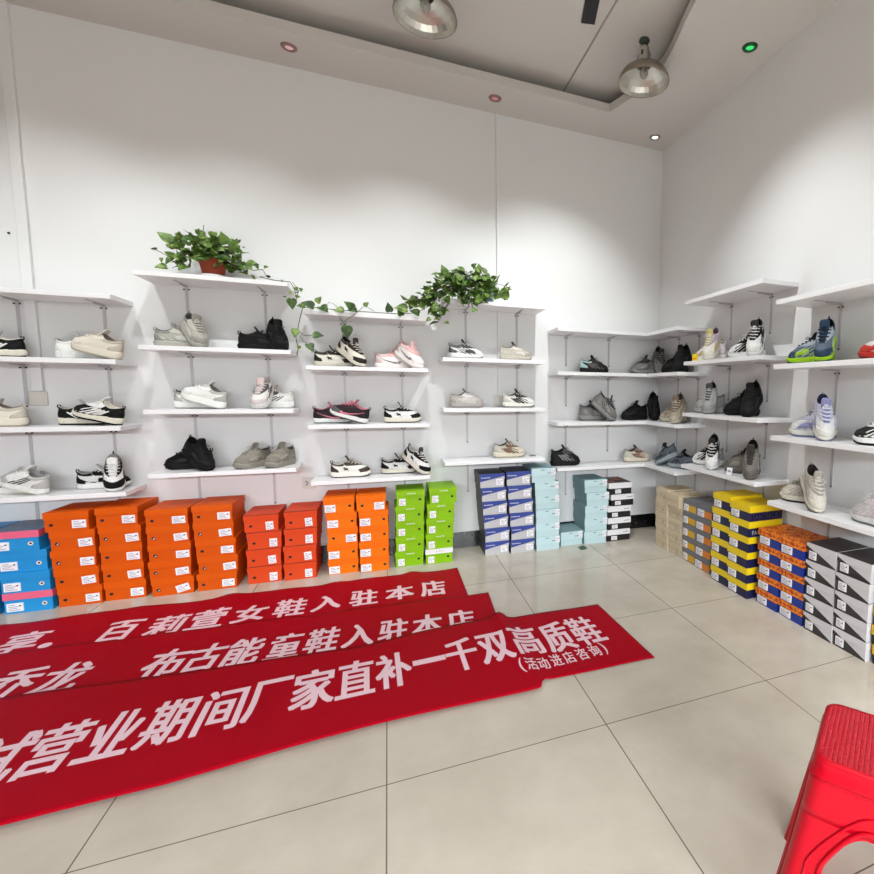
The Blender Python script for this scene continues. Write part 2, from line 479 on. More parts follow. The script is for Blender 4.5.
# ------------------------------------------------------------------ shoe boxes
BM = {
    'orange': mat('orange_card', (212, 84, 0), 0.55, spec=.15, var=.06, bscale=60), 'orange_lid': mat('orange_lid_card', (214, 86, 0), 0.55, spec=.15),
    'red': mat('red_orange_card', (216, 72, 28), 0.55, spec=.15, var=.05, bscale=60), 'redlid': mat('red_orange_lid', (212, 68, 26), 0.55, spec=.15),
    'amber': mat('amber_card', (238, 116, 6), 0.55, spec=.15, var=.05, bscale=60), 'amberlid': mat('amber_lid', (236, 108, 4), 0.55, spec=.15),
    'green': mat('lime_card', (134, 184, 10), 0.5, spec=.2, var=.04, bscale=60), 'greenlid': mat('lime_lid', (134, 184, 10), 0.5, spec=.2),
    'white': mat('white_card', (225, 223, 224), 0.5), 'black': mat('black_card', (18, 16, 16), 0.45),
    'blue': mat('bright_blue_card', (18, 140, 205), 0.45), 'pink': mat('pink_card', (226, 96, 128), 0.5), 'slate': mat('slate_blue_lid', (66, 92, 122), 0.4),
    'navy': mat('navy_card', (36, 58, 138), 0.4), 'silver': mat('silver_card', (186, 184, 186), 0.45), 'navytop': mat('dark_navy_top', (38, 40, 62), 0.45),
    'aqua': mat('aqua_card', (186, 210, 213), 0.5, spec=.2), 'aqualid': mat('aqua_lid', (190, 214, 217), 0.5, spec=.2), 'aquatop': mat('aqua_top', (124, 154, 158), 0.5, spec=.2),
    'beige': pattern_mat('beige_printed_card', [(128, 112, 92), (206, 188, 158), (216, 200, 170)], (60, 110, 160), 0.6, [0, 0.345, 0.54]),
    'plainbeige': mat('beige_plain_card', (205, 186, 156), 0.6),
    'gray': mat('grey_card', (112, 112, 116), 0.5), 'yellow': mat('golden_yellow_card', (214, 164, 24), 0.5), 'or2': mat('orange_band_card', (222, 128, 34), 0.5),
    'bright_yellow': mat('bright_yellow_card', (232, 200, 14), 0.45), 'deepnavy': mat('deep_navy_card', (20, 22, 66), 0.45),
    'graffiti': pattern_mat('orange_graffiti_card', [(168, 60, 24), (226, 112, 26), (240, 150, 30), (200, 80, 20)], (36, 36, 60), 0.5),
    'royal': mat('royal_blue_card', (14, 48, 142), 0.4), 'lightgray': mat('light_grey_card', (205, 202, 204), 0.5), 'char': mat('charcoal_card', (50, 47, 46), 0.5),
    'label': mat('white_label_paper', (240, 236, 238), 0.6), 'ink': mat('label_ink', (150, 148, 168), 0.6), 'inkred': mat('label_ink_red', (170, 60, 80), 0.6),
    'dot': mat('hole_and_shade_dark', (24, 16, 14), 0.7), 'ring': mat('hole_ring_pale', (236, 222, 205), 0.5),
    'browntop': pattern_mat('orange_brown_print', [(60, 50, 46), (190, 104, 56), (120, 90, 80)], (14, 14, 14), 0.5),
}


def clip(poly, axis, val, keep_ge):
    out = []
    for i in range(len(poly)):
        a = poly[i]; b = poly[(i + 1) % len(poly)]
        ia = (a[axis] >= val) if keep_ge else (a[axis] <= val)
        ib = (b[axis] >= val) if keep_ge else (b[axis] <= val)
        if ia: out.append(a)
        if ia != ib:
            t = (val - a[axis]) / (b[axis] - a[axis])
            out.append((a[0] + t * (b[0] - a[0]), a[1] + t * (b[1] - a[1])))
    return out


def rect(u0, u1, v0, v1):
    return [(u0, v0), (u1, v0), (u1, v1), (u0, v1)]


# kind: body material, lid material, lid height share, decals [(poly in uv, material)], side, label (u0,u1,v0,v1) or None, hole (u, v, ringed) or None
DIAG = [([(0, .43), (1, .80), (1, 1), (0, 1)], 'navy')]
VDIAG = [([(0, 0), (1, 0), (1, 0.06), (0.04, .80), (0, .80)], 'char')]
marks = lambda u, v, w, mt, k=5: [(rect(u + w * i / k, u + w * (i + .72) / k, v + .012 * (i % 2), v + .055), mt) for i in range(k)]
KINDS = {
    'blue': dict(body='blue', lid='blue', top='blue', lh=.34, dec=[], label=(.07, .4, .1, .5), hole=(.82, .36, 'ring')),
    'bluepink': dict(body='blue', lid='pink', top='slate', lh=.34, dec=[], label=(.07, .4, .1, .5), hole=(.82, .36, 'ring')),
    'orange': dict(body='orange', lid='orange_lid', top='orange_lid', lh=.34, dec=[], label=(.62, .93, .14, .55), hole=(.16, .36, 'dot')),
    'orange_l': dict(body='orange', lid='orange_lid', top='orange_lid', lh=.34, dec=[], label=(.64, .95, .14, .55), hole=(.16, .36, 'ringdark')),
    'red': dict(body='red', lid='redlid', top='redlid', lh=.3, dec=[(rect(0, 1, .97, 1), 'dot'), (rect(.3, .7, .0, .004), 'dot')], label=(.64, .86, .1, .56), hole=(.2, .36, 'dot')),  # dark strips paint the lid shadow onto the box front
    'amber': dict(body='amber', lid='amberlid', top='amberlid', lh=.4, dec=[], label=(.04, .38, .06, .52), hole=(.84, .4, 'dot')),
    'amber_r': dict(body='amber', lid='amberlid', top='amberlid', lh=.4, dec=[], label=(.6, .94, .06, .52), hole=(.2, .36, 'dot')),
    'green': dict(body='green', lid='greenlid', top='greenlid', lh=.3, dec=marks(.38, .80, .3, 'white'), label=(.1, .32, .08, .52), hole=(.82, .42, 'dot')),
    'greenwhite': dict(body='green', lid='white', top='white', lh=.34, dec=marks(.38, .80, .3, 'silver'), label=(.1, .32, .08, .5), hole=(.82, .42, 'dot')),
    'navy': dict(body='silver', lid='silver', top='navytop', lh=.4, dec=DIAG + marks(.06, .7, .36, 'white', 7), label=(.66, .92, .16, .6), hole=None, side='char'),
    'aqua': dict(body='aqua', lid='aqualid', top='aquatop', lh=.55, dec=marks(.4, .84, .14, 'char', 3) + marks(.66, .62, .2, 'char', 3), label=(.82, .98, .5, .95), hole=None, side='aquatop'),
    'bw': dict(body='black', lid='white', top='white', lh=.48, dec=marks(.70, .70, .24, 'char', 4), label=(.18, .42, .1, .42), hole=None),
    'bwtop': dict(body='black', lid='white', top='browntop', lh=.48, dec=[], label=(.28, .52, .1, .42), hole=None),
    'beige': dict(body='beige', lid='beige', top='plainbeige', lh=.4, dec=[(rect(0, 1, .385, .40), 'gray'), (rect(0, 1, .0, .02), 'gray')] + marks(.6, .2, .2, 'char', 2), label=None, hole=None),  # thin grey lines paint in seam shade at lid and base
    'plainbeige': dict(body='plainbeige', lid='plainbeige', top='beige', lh=.45, dec=[], label=None, hole=None),
    'gyo': dict(body='gray', lid='gray', top='gray', lh=.38, dec=[(rect(.28, .9, .08, .58), 'yellow')], label=(.02, .33, .08, .6), hole=None),
    'gyo2': dict(body='gray', lid='gray', top='gray', lh=.38, dec=[(rect(.3, 1, .08, .58), 'or2')], label=(.02, .45, .08, .6), hole=None),
    'yn': dict(body='deepnavy', lid='bright_yellow', top='bright_yellow', lh=.42, dec=[], label=(.08, .46, .08, .54), hole=None),
    'ynt': dict(body='deepnavy', lid='bright_yellow', top='bright_yellow', lh=.42, dec=[], label=(.08, .46, .08, .54), hole=None, word=True),
    'graf': dict(body='royal', lid='graffiti', top='graffiti', lh=.42, dec=[], label=(.1, .52, .08, .54), hole=None),
    'vdiag': dict(body='lightgray', lid='lightgray', top='char', lh=.4, dec=VDIAG, label=(.1, .34, .12, .56), hole=None),
    'blackgold': dict(body='black', lid='yellow', top='char', lh=.5, dec=[], label=(.4, .7, .08, .4), hole=None),
}
BOXM = {}


def text_poly(body, w, h, bold=0.0, sub=0.0):
    """flat lettering as (verts2d, faces): every string is fitted into a w x h rectangle at the origin"""
    cu = bpy.data.curves.new('lettering_curve', 'FONT'); cu.body = body; cu.resolution_u = 3
    ob = bpy.data.objects.new('lettering_curve', cu); COL.objects.link(ob)
    dg = bpy.context.evaluated_depsgraph_get(); dg.update()
    me = bpy.data.meshes.new_from_object(ob.evaluated_get(dg))
    bpy.data.objects.remove(ob); bpy.data.curves.remove(cu)
    bm = bmesh.new(); bm.from_mesh(me); bpy.data.meshes.remove(me)
    bmesh.ops.remove_doubles(bm, verts=bm.verts, dist=1e-5)
    vs = list(bm.verts)
    x0 = min(v.co.x for v in vs); x1 = max(v.co.x for v in vs); y0 = min(v.co.y for v in vs); y1 = max(v.co.y for v in vs)
    for v in vs:
        v.co.x = (v.co.x - x0) / (x1 - x0) * w; v.co.y = (v.co.y - y0) / max(1e-6, (y1 - y0)) * h; v.co.z = 0
    bmesh.ops.triangulate(bm, faces=bm.faces)
    if sub:
        for _ in range(4):
            lng = [e for e in bm.edges if e.calc_length() > sub]
            if not lng: break
            bmesh.ops.subdivide_edges(bm, edges=lng, cuts=1)
            bmesh.ops.triangulate(bm, faces=bm.faces)
    bm.verts.index_update()
    v2 = [(v.co.x, v.co.y) for v in bm.verts]; f2 = [tuple(v.index for v in f.verts) for f in bm.faces]
    bm.free()
    if bold:      # a heavier stroke: the outline repeated a little to every side
        b = bold * min(w, h); k = len(v2); va = []; fa = []
        for q, (dx, dy) in enumerate(((-1, -.7), (1, -.7), (-1, .7), (1, .7), (0, -.7), (0, .7), (-1, 0), (1, 0))):
            va += [(x * (1 - 2 * b / w) + b + dx * b, y * (1 - 1.4 * b / h) + .7 * b + dy * b) for x, y in v2]
            fa += [tuple(i + q * k for i in f) for f in f2]
        return va, fa
    return v2, f2


def box_meshes(kind, w, h, d):
    """front face looks along -y and stands on y = 0; x from 0 to w."""
    key = (kind, round(w, 3), round(h, 4), round(d, 3))
    if key in BOXM: return BOXM[key]
    K = KINDS[kind]; lh = h * K['lh']; zs = h - lh
    side = K.get('side')
    out = []
    for part in ('body', 'lid'):
        m = MB(); mats = [BM[K[part]]]
        e = 0.0038 if part == 'lid' else 0.0
        z0, z1 = (0, h - 0.004) if part == 'body' else (zs, h)
        x0, x1, y0, y1 = .004 - e, w - .004 + e, .004 - e, d - .004 + e
        if part == 'body':
            m.box(x0, x1, y0, y1, z0, z1)
        else:   # lid: a cap open below
            vs = [(x0, y0, z0), (x1, y0, z0), (x1, y1, z0), (x0, y1, z0), (x0, y0, z1), (x1, y0, z1), (x1, y1, z1), (x0, y1, z1)]
            m.add(vs, [(0, 1, 5, 4), (1, 2, 6, 5), (2, 3, 7, 6), (3, 0, 4, 7)])
            mats.append(BM[K['top']]); m.add(vs[4:], [(0, 1, 2, 3)], 1)
            vi = [(x0 + .0012, y0 + .0012, z0), (x1 - .0012, y0 + .0012, z0), (x1 - .0012, y1 - .0012, z0), (x0 + .0012, y1 - .0012, z0)]
            m.add(vs[:4] + vi, [(0, 4, 5, 1), (1, 5, 6, 2), (2, 6, 7, 3), (3, 7, 4, 0)])
        if side and side != K[part]:
            mats.append(BM[side]); mi = len(mats) - 1
            q = 0.0004
            m.add([(x0 - q, y0, z0), (x0 - q, y1, z0), (x0 - q, y1, z1), (x0 - q, y0, z1)], [(0, 1, 2, 3)], mi)
            m.add([(x1 + q, y0, z0), (x1 + q, y1, z0), (x1 + q, y1, z1), (x1 + q, y0, z1)], [(0, 1, 2, 3)], mi)
        for j, (poly, mt) in enumerate(K['dec']):
            p = clip(poly, 1, zs / h, part == 'lid')
            if len(p) < 3: continue
            mats.append(BM[mt]); mi = len(mats) - 1
            yy = y0 - 0.0004 - 0.0002 * j
            m.add([(x0 + u * (x1 - x0), yy, max(z0, min(z1, v * h))) for u, v in p], [tuple(range(len(p)))], mi)
        out.append((part, m.mesh(part, mats)))
    if K['label']:
        u0, u1, v0, v1 = K['label']
        m = MB(); X0, X1, Z0, Z1 = u0 * w, u1 * w, v0 * h, v1 * h
        yo = 0.0 if not (v1 * h > zs) else -0.0
        m.box(X0, X1, -.0010 if Z1 <= zs else -.0022, .0045, Z0, Z1)
        lw, lz = X1 - X0, Z1 - Z0
        for k in range(4):
            z = Z0 + lz * (.16 + .2 * k)
            m.add([(X0 + lw * a, -.0026, z + lz * c) for a, c in ((.12, 0), (.12 + [.7, .5, .62, .4][k], 0), (.12 + [.7, .5, .62, .4][k], .07), (.12, .07))], [(0, 1, 2, 3)], 1)
        m.add([(X0 + lw * a, -.0026, Z0 + lz * c) for a, c in ((.76, .6), (.9, .62), (.9, .76), (.76, .74))], [(0, 1, 2, 3)], 2)
        out.append(('label', m.mesh('label', [BM['label'], BM['ink'], BM['dot']])))
    if K['hole']:
        u, v, st = K['hole']; r = 0.0085
        m = MB(); n = 16

        def disc(rad, yy, mi, sx=1.0):
            m.add([(u * w + sx * rad * math.cos(2 * PI * k / n), yy, v * h + rad * math.sin(2 * PI * k / n)) for k in range(n)], [tuple(range(n))], mi)
        if st == 'ring': disc(.0115, .0025, 1); disc(.006, .0021, 0)
        elif st == 'ringdark': disc(.0105, .0025, 2); disc(.009, .0021, 0); m.add([(u * w + a, .0017, v * h + c) for a, c in ((-.004, -.006), (.004, -.004), (.007, .005), (.0, .0))], [(0, 1, 2, 3)], 1)
        else: disc(r, .0025, 0, 1.15)
        out.append(('finger_hole', m.mesh('finger_hole', [BM['dot'], BM['ring'], BM['navytop']])))
    if K.get('word'):
        vs, fs = text_poly('FABLEBOLY', d * .72, h * .26, .01)
        m = MB(); m.add([(w + .0004, d * .1 + a, h * .16 + b) for a, b in vs], fs, 0)
        out.append(('lettering', m.mesh('lettering', [BM['label']])))
    BOXM[key] = out
    return out


def shoe_box(kind, w, h, d, loc, rot, label, group, tilt_label=0):
    t = empty('shoe_box', loc, (0, 0, rot), label, 'shoe box', group)
    body = None
    for part, me in box_meshes(kind, w, h, d):
        o = link(part, me, body if part in ('label', 'finger_hole', 'lettering') else t)
        if part == 'body': body = o
        if part == 'label' and tilt_label:
            o.rotation_euler = (0, tilt_label, 0); o.location = (-.02 * math.copysign(1, tilt_label) * 0, 0, w * math.sin(tilt_label) * .75)
    return t


ORD = {1: ['only'], 3: ['bottom', 'middle', 'top'], 4: ['bottom', 'second from bottom', 'third from bottom', 'top'],
       5: ['bottom', 'second from bottom', 'middle', 'fourth from bottom', 'top'],
       6: ['bottom', 'second from bottom', 'third from bottom', 'fourth from bottom', 'fifth from bottom', 'top']}
# back wall: name, look, kinds bottom to top, y of the front, height, x of the left edges, width
BACK = [
    ('stack cut by the left picture edge', ['blue'] * 4, -.322, .1207, [-4.69, -4.69, -4.70, -4.715], .215),
    ('stack touching the orange boxes', ['bluepink', 'blue', 'blue', 'bluepink'], -.319, .1207, [-4.455, -4.457, -4.466, -4.489], .216),
    ('first orange stack, next to the blue boxes', ['orange', 'orange', 'orange_l', 'orange_l', 'orange'], -.316, .1150, [-4.225, -4.23, -4.235, -4.234, -4.252], .203),
    ('second orange stack from the blue boxes', ['orange', 'orange', 'orange', 'orange_l', 'orange'], -.303, .1160, [-4.018, -4.021, -4.022, -4.020, -4.029], .203),
    ('third orange stack from the blue boxes', ['orange_l', 'orange_l', 'orange_l', 'orange_l', 'orange'], -.325, .1108, [-3.782, -3.791, -3.785, -3.789, -3.79], .217),
    ('fourth orange stack from the blue boxes', ['orange', 'orange_l', 'orange', 'orange_l', 'orange'], -.327, .1120, [-3.552, -3.540, -3.546, -3.554, -3.554], .216),
    ('left red-orange stack of four', ['red'] * 4, -.305, .1175, [-3.285, -3.285, -3.276, -3.290], .2),
    ('right red-orange stack of four', ['red'] * 4, -.319, .1195, [-3.073, -3.071, -3.062, -3.057], .198),
    ('left-hand amber stack beside the red-orange boxes', ['amber', 'amber', 'amber_r', 'amber', 'amber'], -.314, .1113, [-2.807, -2.806, -2.804, -2.807, -2.819], .195),
    ('right-hand amber stack beside the lime boxes', ['amber', 'amber', 'amber', 'amber', 'amber_r'], -.340, .1115, [-2.602, -2.603, -2.599, -2.6, -2.614], .195),
    ('left lime green stack', ['green'] * 5, -.319, .1133, [-2.368, -2.362, -2.359, -2.359, -2.35], .2),
    ('right lime green stack', ['greenwhite', 'green', 'green', 'green', 'green'], -.334, .1150, [-2.158, -2.153, -2.147, -2.14, -2.12], .2),
    ('left navy and silver stack', ['navy'] * 6, -.291, .1092, [-1.708, -1.706, -1.713, -1.721, -1.729, -1.741], .196),
    ('right navy and silver stack', ['navy'] * 6, -.308, .1107, [-1.506, -1.501, -1.510, -1.518, -1.526, -1.534], .198),
    ('tall aqua stack beside the navy boxes', ['aqua'] * 6, -.322, .1140, [-1.296, -1.298, -1.298, -1.298, -1.305, -1.335], .203),
    ('floor between the two aqua stacks', ['aqua'], -.275, .1187, [-1.07], .2),
    ('aqua stack beside the black boxes', ['aqua'] * 5, -.303, .1112, [-.867, -.859, -.86, -.848, -.863], .21),
    ('black and white stack', ['bw', 'bw', 'bw', 'bw', 'bwtop'], -.305, .1037, [-.647, -.645, -.643, -.615, -.640], .222),
]
DESC = {'blue': 'blue', 'bluepink': 'blue pink-lidded', 'orange': 'orange', 'orange_l': 'orange', 'red': 'red-orange', 'amber': 'amber', 'amber_r': 'amber',
        'green': 'lime green', 'greenwhite': 'white-lidded lime green', 'navy': 'navy and silver', 'aqua': 'aqua', 'bw': 'white-lidded black', 'bwtop': 'black, brown-printed',
        'beige': 'beige printed', 'plainbeige': 'plain beige', 'gyo': 'grey and yellow', 'gyo2': 'grey and orange', 'yn': 'yellow-lidded navy', 'ynt': 'yellow-lidded navy',
        'graf': 'orange-lidded', 'vdiag': 'grey and charcoal', 'blackgold': 'black-gold'}
for (nm, kinds, yf, h, xs, w) in BACK:
    n = len(kinds)
    for i, (k, x) in enumerate(zip(kinds, xs)):
        lab = ('%s shoe box, %s of the %s' % (DESC[k], ORD[n][i], nm)) if n > 1 else 'single aqua shoe box on the %s' % nm
        jit = random.uniform(-.012, .012); dy = random.uniform(-.006, .006)
        tl = R(-14) if (nm.startswith('third orange') and i == 0) else (R(-4) if 'orange stack' in nm and i % 2 else 0)
        shoe_box(k, w, h, .295, (x, yf + dy, i * h), jit, lab, 'shoe boxes stacked on the floor', tl)
# right wall: name, kinds, x of front, s of left edge, height, width
RIGHT = [
    ('beige stack nearest the corner', ['beige'] * 5, -.285, .495, .1003, .190),
    ('second beige stack', ['beige', 'beige', 'beige', 'beige', 'plainbeige'], -.275, .690, .0985, .190),
    ('grey stack beside the beige boxes', ['gyo'] * 5, -.272, .902, .0972, .178),
    ('grey stack beside the yellow boxes', ['gyo2'] * 5, -.272, 1.084, .0972, .178),
    ('first yellow and navy stack', ['yn'] * 6, -.306, 1.312, .1032, .188),
    ('second yellow and navy stack', ['yn', 'yn', 'yn', 'yn', 'ynt', 'ynt'], -.314, 1.506, .1000, .194),
    ('orange-lidded stack beside the yellow boxes', ['graf'] * 5, -.27, 1.735, .0944, .184),
    ('orange-lidded stack beside the charcoal boxes', ['graf'] * 5, -.272, 1.922, .0944, .184),
    ('first grey and charcoal stack', ['vdiag'] * 5, -.272, 2.113, .0985, .192),
    ('second grey and charcoal stack', ['vdiag'] * 5, -.264, 2.309, .0985, .192),
    ('stack cut by the right picture edge', ['blackgold'] * 5, -.24, 2.508, .098, .19),
]
for (nm, kinds, xf, s, h, w) in RIGHT:
    n = len(kinds)
    for i, k in enumerate(kinds):
        jit = random.uniform(-.008, .008); ds = random.uniform(-.003, .003); dn = random.uniform(-.005, .005)
        if k == 'plainbeige': dn -= .03
        shoe_box(k, w, h, .245 if xf > -.3 else .27, (xf + dn, -(s + ds), i * h), -PI / 2 + jit, '%s shoe box, %s of the %s' % (DESC[k], ORD[n][i], nm), 'shoe boxes stacked on the floor')


# ------------------------------------------------------------------ shoes
L0 = 0.265


def interp(x, pts):
    for (a, va), (b, vb) in zip(pts, pts[1:]):
        if x <= b:
            t = (x - a) / (b - a); t = t * t * (3 - 2 * t)
            return va + (vb - va) * t
    return pts[-1][1]


class Shoe:
    def __init__(s, L=L0, W=.1, heel=.034, toe=.026, ankle=.098, chunk=0.0, vamp=.05):
        s.L, s.W, s.heel, s.toe, s.ankle, s.chunk, s.vamp = L, W, heel, toe, ankle, chunk, vamp

    def out(s, th, k=1.0):
        t = (1 + math.cos(th)) / 2
        x = -s.L / 2 + s.L * t
        base = interp(t, [(0, .74), (.2, .76), (.42, .78), (.7, 1.0), (.85, .97), (1, .82)])
        w = s.W / 2 * base * (max(0, 1 - abs(2 * t - 1) ** 5)) ** .5
        y = math.copysign(w, math.sin(th)) if abs(math.sin(th)) > 1e-9 else 0
        y += .006 * math.sin(PI * t) * (t - .35)
        return x * k, y * k, t

    def zs(s, t):
        return interp(t, [(0, s.heel + .002), (.15, s.heel), (.65, s.toe), (.9, s.toe), (1, s.toe + .008)])

    def spring(s, t):
        return .013 * max(0, (t - .78) / .22) ** 2 + .004 * max(0, (.06 - t) / .06)

    def S(s, th, v):
        x, y, t = s.out(th, .965)
        c = max(0, math.cos(th)); c2 = c * c
        P0 = Vector((x, y, s.zs(t) - .002))
        xo, ao, bo = -.255 * s.L, .195 * s.L, .033
        zo = s.ankle - .018 * math.sin(th) ** 2 + .010 * c - .004 * max(0, -math.cos(th))
        P3 = Vector((xo + ao * math.cos(th), bo * math.sin(th), zo))
        d = Vector((math.cos(th), math.sin(th), 0))
        P1 = P0 + Vector((0, 0, .026 + (s.vamp - .026) * c2)) + d * (.004 * (1 - c2))
        P2 = P3 + d * (.006 + .050 * c2) + Vector((0, 0, -.026 - .012 * c2))
        q = 1 - v
        return q ** 3 * P0 + 3 * q * q * v * P1 + 3 * q * v * v * P2 + v ** 3 * P3

    def N(s, th, v):
        e = .02
        a = s.S(th + e, v) - s.S(th - e, v); b = s.S(th, min(1, v + e)) - s.S(th, max(0, v - e))
        n = a.cross(b)
        return n.normalized() if n.length > 1e-9 else Vector((0, 0, 1))

    def P(s, th, v, o):
        return s.S(th, v) + s.N(th, v) * o

    def patch(s, m, t0, t1, v0, v1, o=.0016, nt=10, nv=5, mi=0):
        """raised overlay; v0 / v1 may be functions of the position along the patch"""
        f0 = v0 if callable(v0) else (lambda a: v0)
        f1 = v1 if callable(v1) else (lambda a: v1)
        vs = []
        for i in range(nt + 1):
            a = i / nt; th = t0 + (t1 - t0) * a
            for j in range(nv + 1):
                v = f0(a) + (f1(a) - f0(a)) * j / nv
                edge = i in (0, nt) or j in (0, nv)
                vs.append(s.P(th, v, o * (.0 if edge and False else 1)))
        fs = [(i * (nv + 1) + j, (i + 1) * (nv + 1) + j, (i + 1) * (nv + 1) + j + 1, i * (nv + 1) + j + 1) for i in range(nt) for j in range(nv)]
        m.add(vs, fs, mi, True)
        # skirt down to the upper
        ring = [(i, 0) for i in range(nt + 1)] + [(nt, j) for j in range(1, nv + 1)] + [(i, nv) for i in range(nt - 1, -1, -1)] + [(0, j) for j in range(nv - 1, 0, -1)]
        vo = []; 
        for (i, j) in ring:
            a = i / nt; th = t0 + (t1 - t0) * a; v = f0(a) + (f1(a) - f0(a)) * j / nv
            vo.append(s.P(th, v, o)); vo.append(s.P(th, v, -.0008))
        k = len(ring)
        m.add(vo, [(2 * i, 2 * ((i + 1) % k), 2 * ((i + 1) % k) + 1, 2 * i + 1) for i in range(k)], mi, False)

    def poly(s, m, pts, o=.0026, mi=0, mirror=True):
        for sg in ((1, -1) if mirror else (1,)):
            vs = [s.P(sg * th, v, o) for th, v in pts] + [s.P(sg * th, v, -.001) for th, v in pts]
            n = len(pts)
            m.add(vs, [tuple(range(n))] + [(i, (i + 1) % n, n + (i + 1) % n, n + i) for i in range(n)], mi)


def shoe_parts(st):
    c = dict(STY[st])
    s = Shoe(heel=c.get('heel', .034) + .004, toe=c.get('toe', .027) + .004, ankle=c.get('ankle', .1) + .016, chunk=c.get('chunk', 0), vamp=c.get('vamp', .046))
    NT = 44
    ths = [2 * PI * i / NT for i in range(NT)]
    chunk = s.chunk
    parts = []
    cm = lambda k, rough=.6: mat('shoe_%d_%d_%d' % tuple(c[k]), c[k], rough, spec=.25, bump=.3, bscale=900, var=.16 if chunk >= .6 else 0)
    # sole: bands from the ground up
    def ring(k, fz):
        out = []
        for i, th in enumerate(ths):
            x, y, t = s.out(th, 1.0)
            kk = k(th, t) if callable(k) else k
            out.append((x * kk, y * kk * (1.0 if kk < 1.03 else 1.02), fz(t, th)))
        return out

    def band(m, rings, capb=False, capt=False):
        vs = [p for r in rings for p in r]; n = NT
        fs = [(i * n + k, i * n + (k + 1) % n, (i + 1) * n + (k + 1) % n, (i + 1) * n + k) for i in range(len(rings) - 1) for k in range(n)]
        m.add(vs, fs, 0, True)
        if capb: m.add(rings[0], [tuple(range(n))[::-1]])
        if capt: m.add(rings[-1], [tuple(range(n))])
    osole = .008 + .004 * chunk
    wav = lambda th, t: 1.0 + .034 * chunk * math.sin(9 * th + .6)
    m = MB()
    band(m, [ring(.93, lambda t, th: s.spring(t)), ring(.985, lambda t, th: s.spring(t) + .002), ring(.995, lambda t, th: s.spring(t) + osole)], True)
    parts.append(('outsole', m.mesh('outsole', cm('out', .7))))
    m = MB()
    zt = lambda t, th: s.zs(t)
    mid = lambda f: (lambda t, th: s.spring(t) + osole + (s.zs(t) - s.spring(t) - osole) * f + (.003 * chunk * math.sin(7 * th) if 0 < f < 1 else 0))
    band(m, [ring(.99, mid(0)), ring(lambda th, t: wav(th, t) + .022, mid(.22)), ring(lambda th, t: 2 - wav(th, t) + .016, mid(.6)), ring(1.012, mid(.9)), ring(.985, mid(1)), ring(.93, lambda t, th: s.zs(t) - .001)], False, True)
    parts.append(('midsole', m.mesh('midsole', cm('sole'))))
    # upper
    m = MB(); NV = 9
    rows = [[s.S(th, j / NV) for th in ths] for j in range(NV + 1)]
    vs = [p for r in rows for p in r]
    m.add(vs, [(j * NT + k, j * NT + (k + 1) % NT, (j + 1) * NT + (k + 1) % NT, (j + 1) * NT + k) for j in range(NV) for k in range(NT)], 0, True)
    parts.append(('upper', m.mesh('upper', cm('up'))))
    # collar roll and lining
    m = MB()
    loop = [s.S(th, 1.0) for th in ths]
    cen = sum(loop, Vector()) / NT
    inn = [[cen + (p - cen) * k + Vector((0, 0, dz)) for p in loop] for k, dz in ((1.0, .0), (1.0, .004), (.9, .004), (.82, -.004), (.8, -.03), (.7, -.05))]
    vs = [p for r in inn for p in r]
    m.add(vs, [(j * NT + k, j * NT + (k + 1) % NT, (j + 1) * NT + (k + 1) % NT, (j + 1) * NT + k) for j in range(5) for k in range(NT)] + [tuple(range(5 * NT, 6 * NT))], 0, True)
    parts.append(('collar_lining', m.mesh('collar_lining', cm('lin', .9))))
    # overlays
    m = MB()
    w0 = c.get('guard', .36)
    s.patch(m, -1.05, 1.05, 0.0, lambda a: w0 * (.55 + .45 * math.sin(PI * a)) * (1 + .25 * math.cos(2 * PI * a)), .0016, 16, 4)
    parts.append(('toe_guard', m.mesh('toe_guard', cm('tg'))))
    m = MB()
    s.patch(m, PI - .95, PI + .95, 0.0, lambda a: .30 + .55 * math.sin(PI * a), .0018, 14, 5)
    parts.append(('heel_counter', m.mesh('heel_counter', cm('hl'))))
    m = MB()
    for sg in (1, -1):
        s.patch(m, sg * .18, sg * 1.12, lambda a: .50 + .24 * a, lambda a: .985, .002, 8, 6)
    parts.append(('eyestay', m.mesh('eyestay', cm('eye'))))
    m = MB()
    s.patch(m, 1.16, 2 * PI - 1.16, .80, .985, .0022, 26, 3)
    parts.append(('collar_band', m.mesh('collar_band', cm('cb' if 'cb' in c else 'hl'))))
    if chunk >= .6:
        m = MB()
        for a in (.72, 1.0, 1.28, 1.58):
            s.poly(m, [(a, .06), (a + .09, .06), (a + .2, .4), (a + .26, .74), (a + .18, .74), (a + .11, .4)], .0024)
        parts.append(('overlay', m.mesh('overlay', cm('eye'))))
    # tongue
    m = MB()
    path = [s.P(0, v, .002) for v in (.5, .65, .8, .92)] + [s.S(0, 1) + Vector((.003, 0, .008)), s.S(0, 1) + Vector((-.006, 0, .022 + .1 * (s.ankle - .09))), s.S(0, 1) + Vector((-.013, 0, .030 + .1 * (s.ankle - .09)))]
    hw = [.014, .018, .021, .023, .025, .025, .018]
    vs = []
    for p, w in zip(path, hw):
        for yy in (-w, -w * .5, 0, w * .5, w):
            vs.append(p + Vector((0, yy, -.12 * abs(yy))))
    k = len(vs)
    vs += [p - Vector((.006, 0, .003)) for p in vs]
    n5 = len(path)
    fs = [(i * 5 + j, i * 5 + j + 1, (i + 1) * 5 + j + 1, (i + 1) * 5 + j) for i in range(n5 - 1) for j in range(4)]
    fs += [tuple(q + k for q in f[::-1]) for f in fs]
    fs += [((n5 - 1) * 5 + j, (n5 - 1) * 5 + j + 1, k + (n5 - 1) * 5 + j + 1, k + (n5 - 1) * 5 + j) for j in range(4)]
    fs += [(i * 5 + e, (i + 1) * 5 + e, k + (i + 1) * 5 + e, k + i * 5 + e) for i in range(n5 - 1) for e in (0, 4)]
    m.add(vs, fs, 0, True)
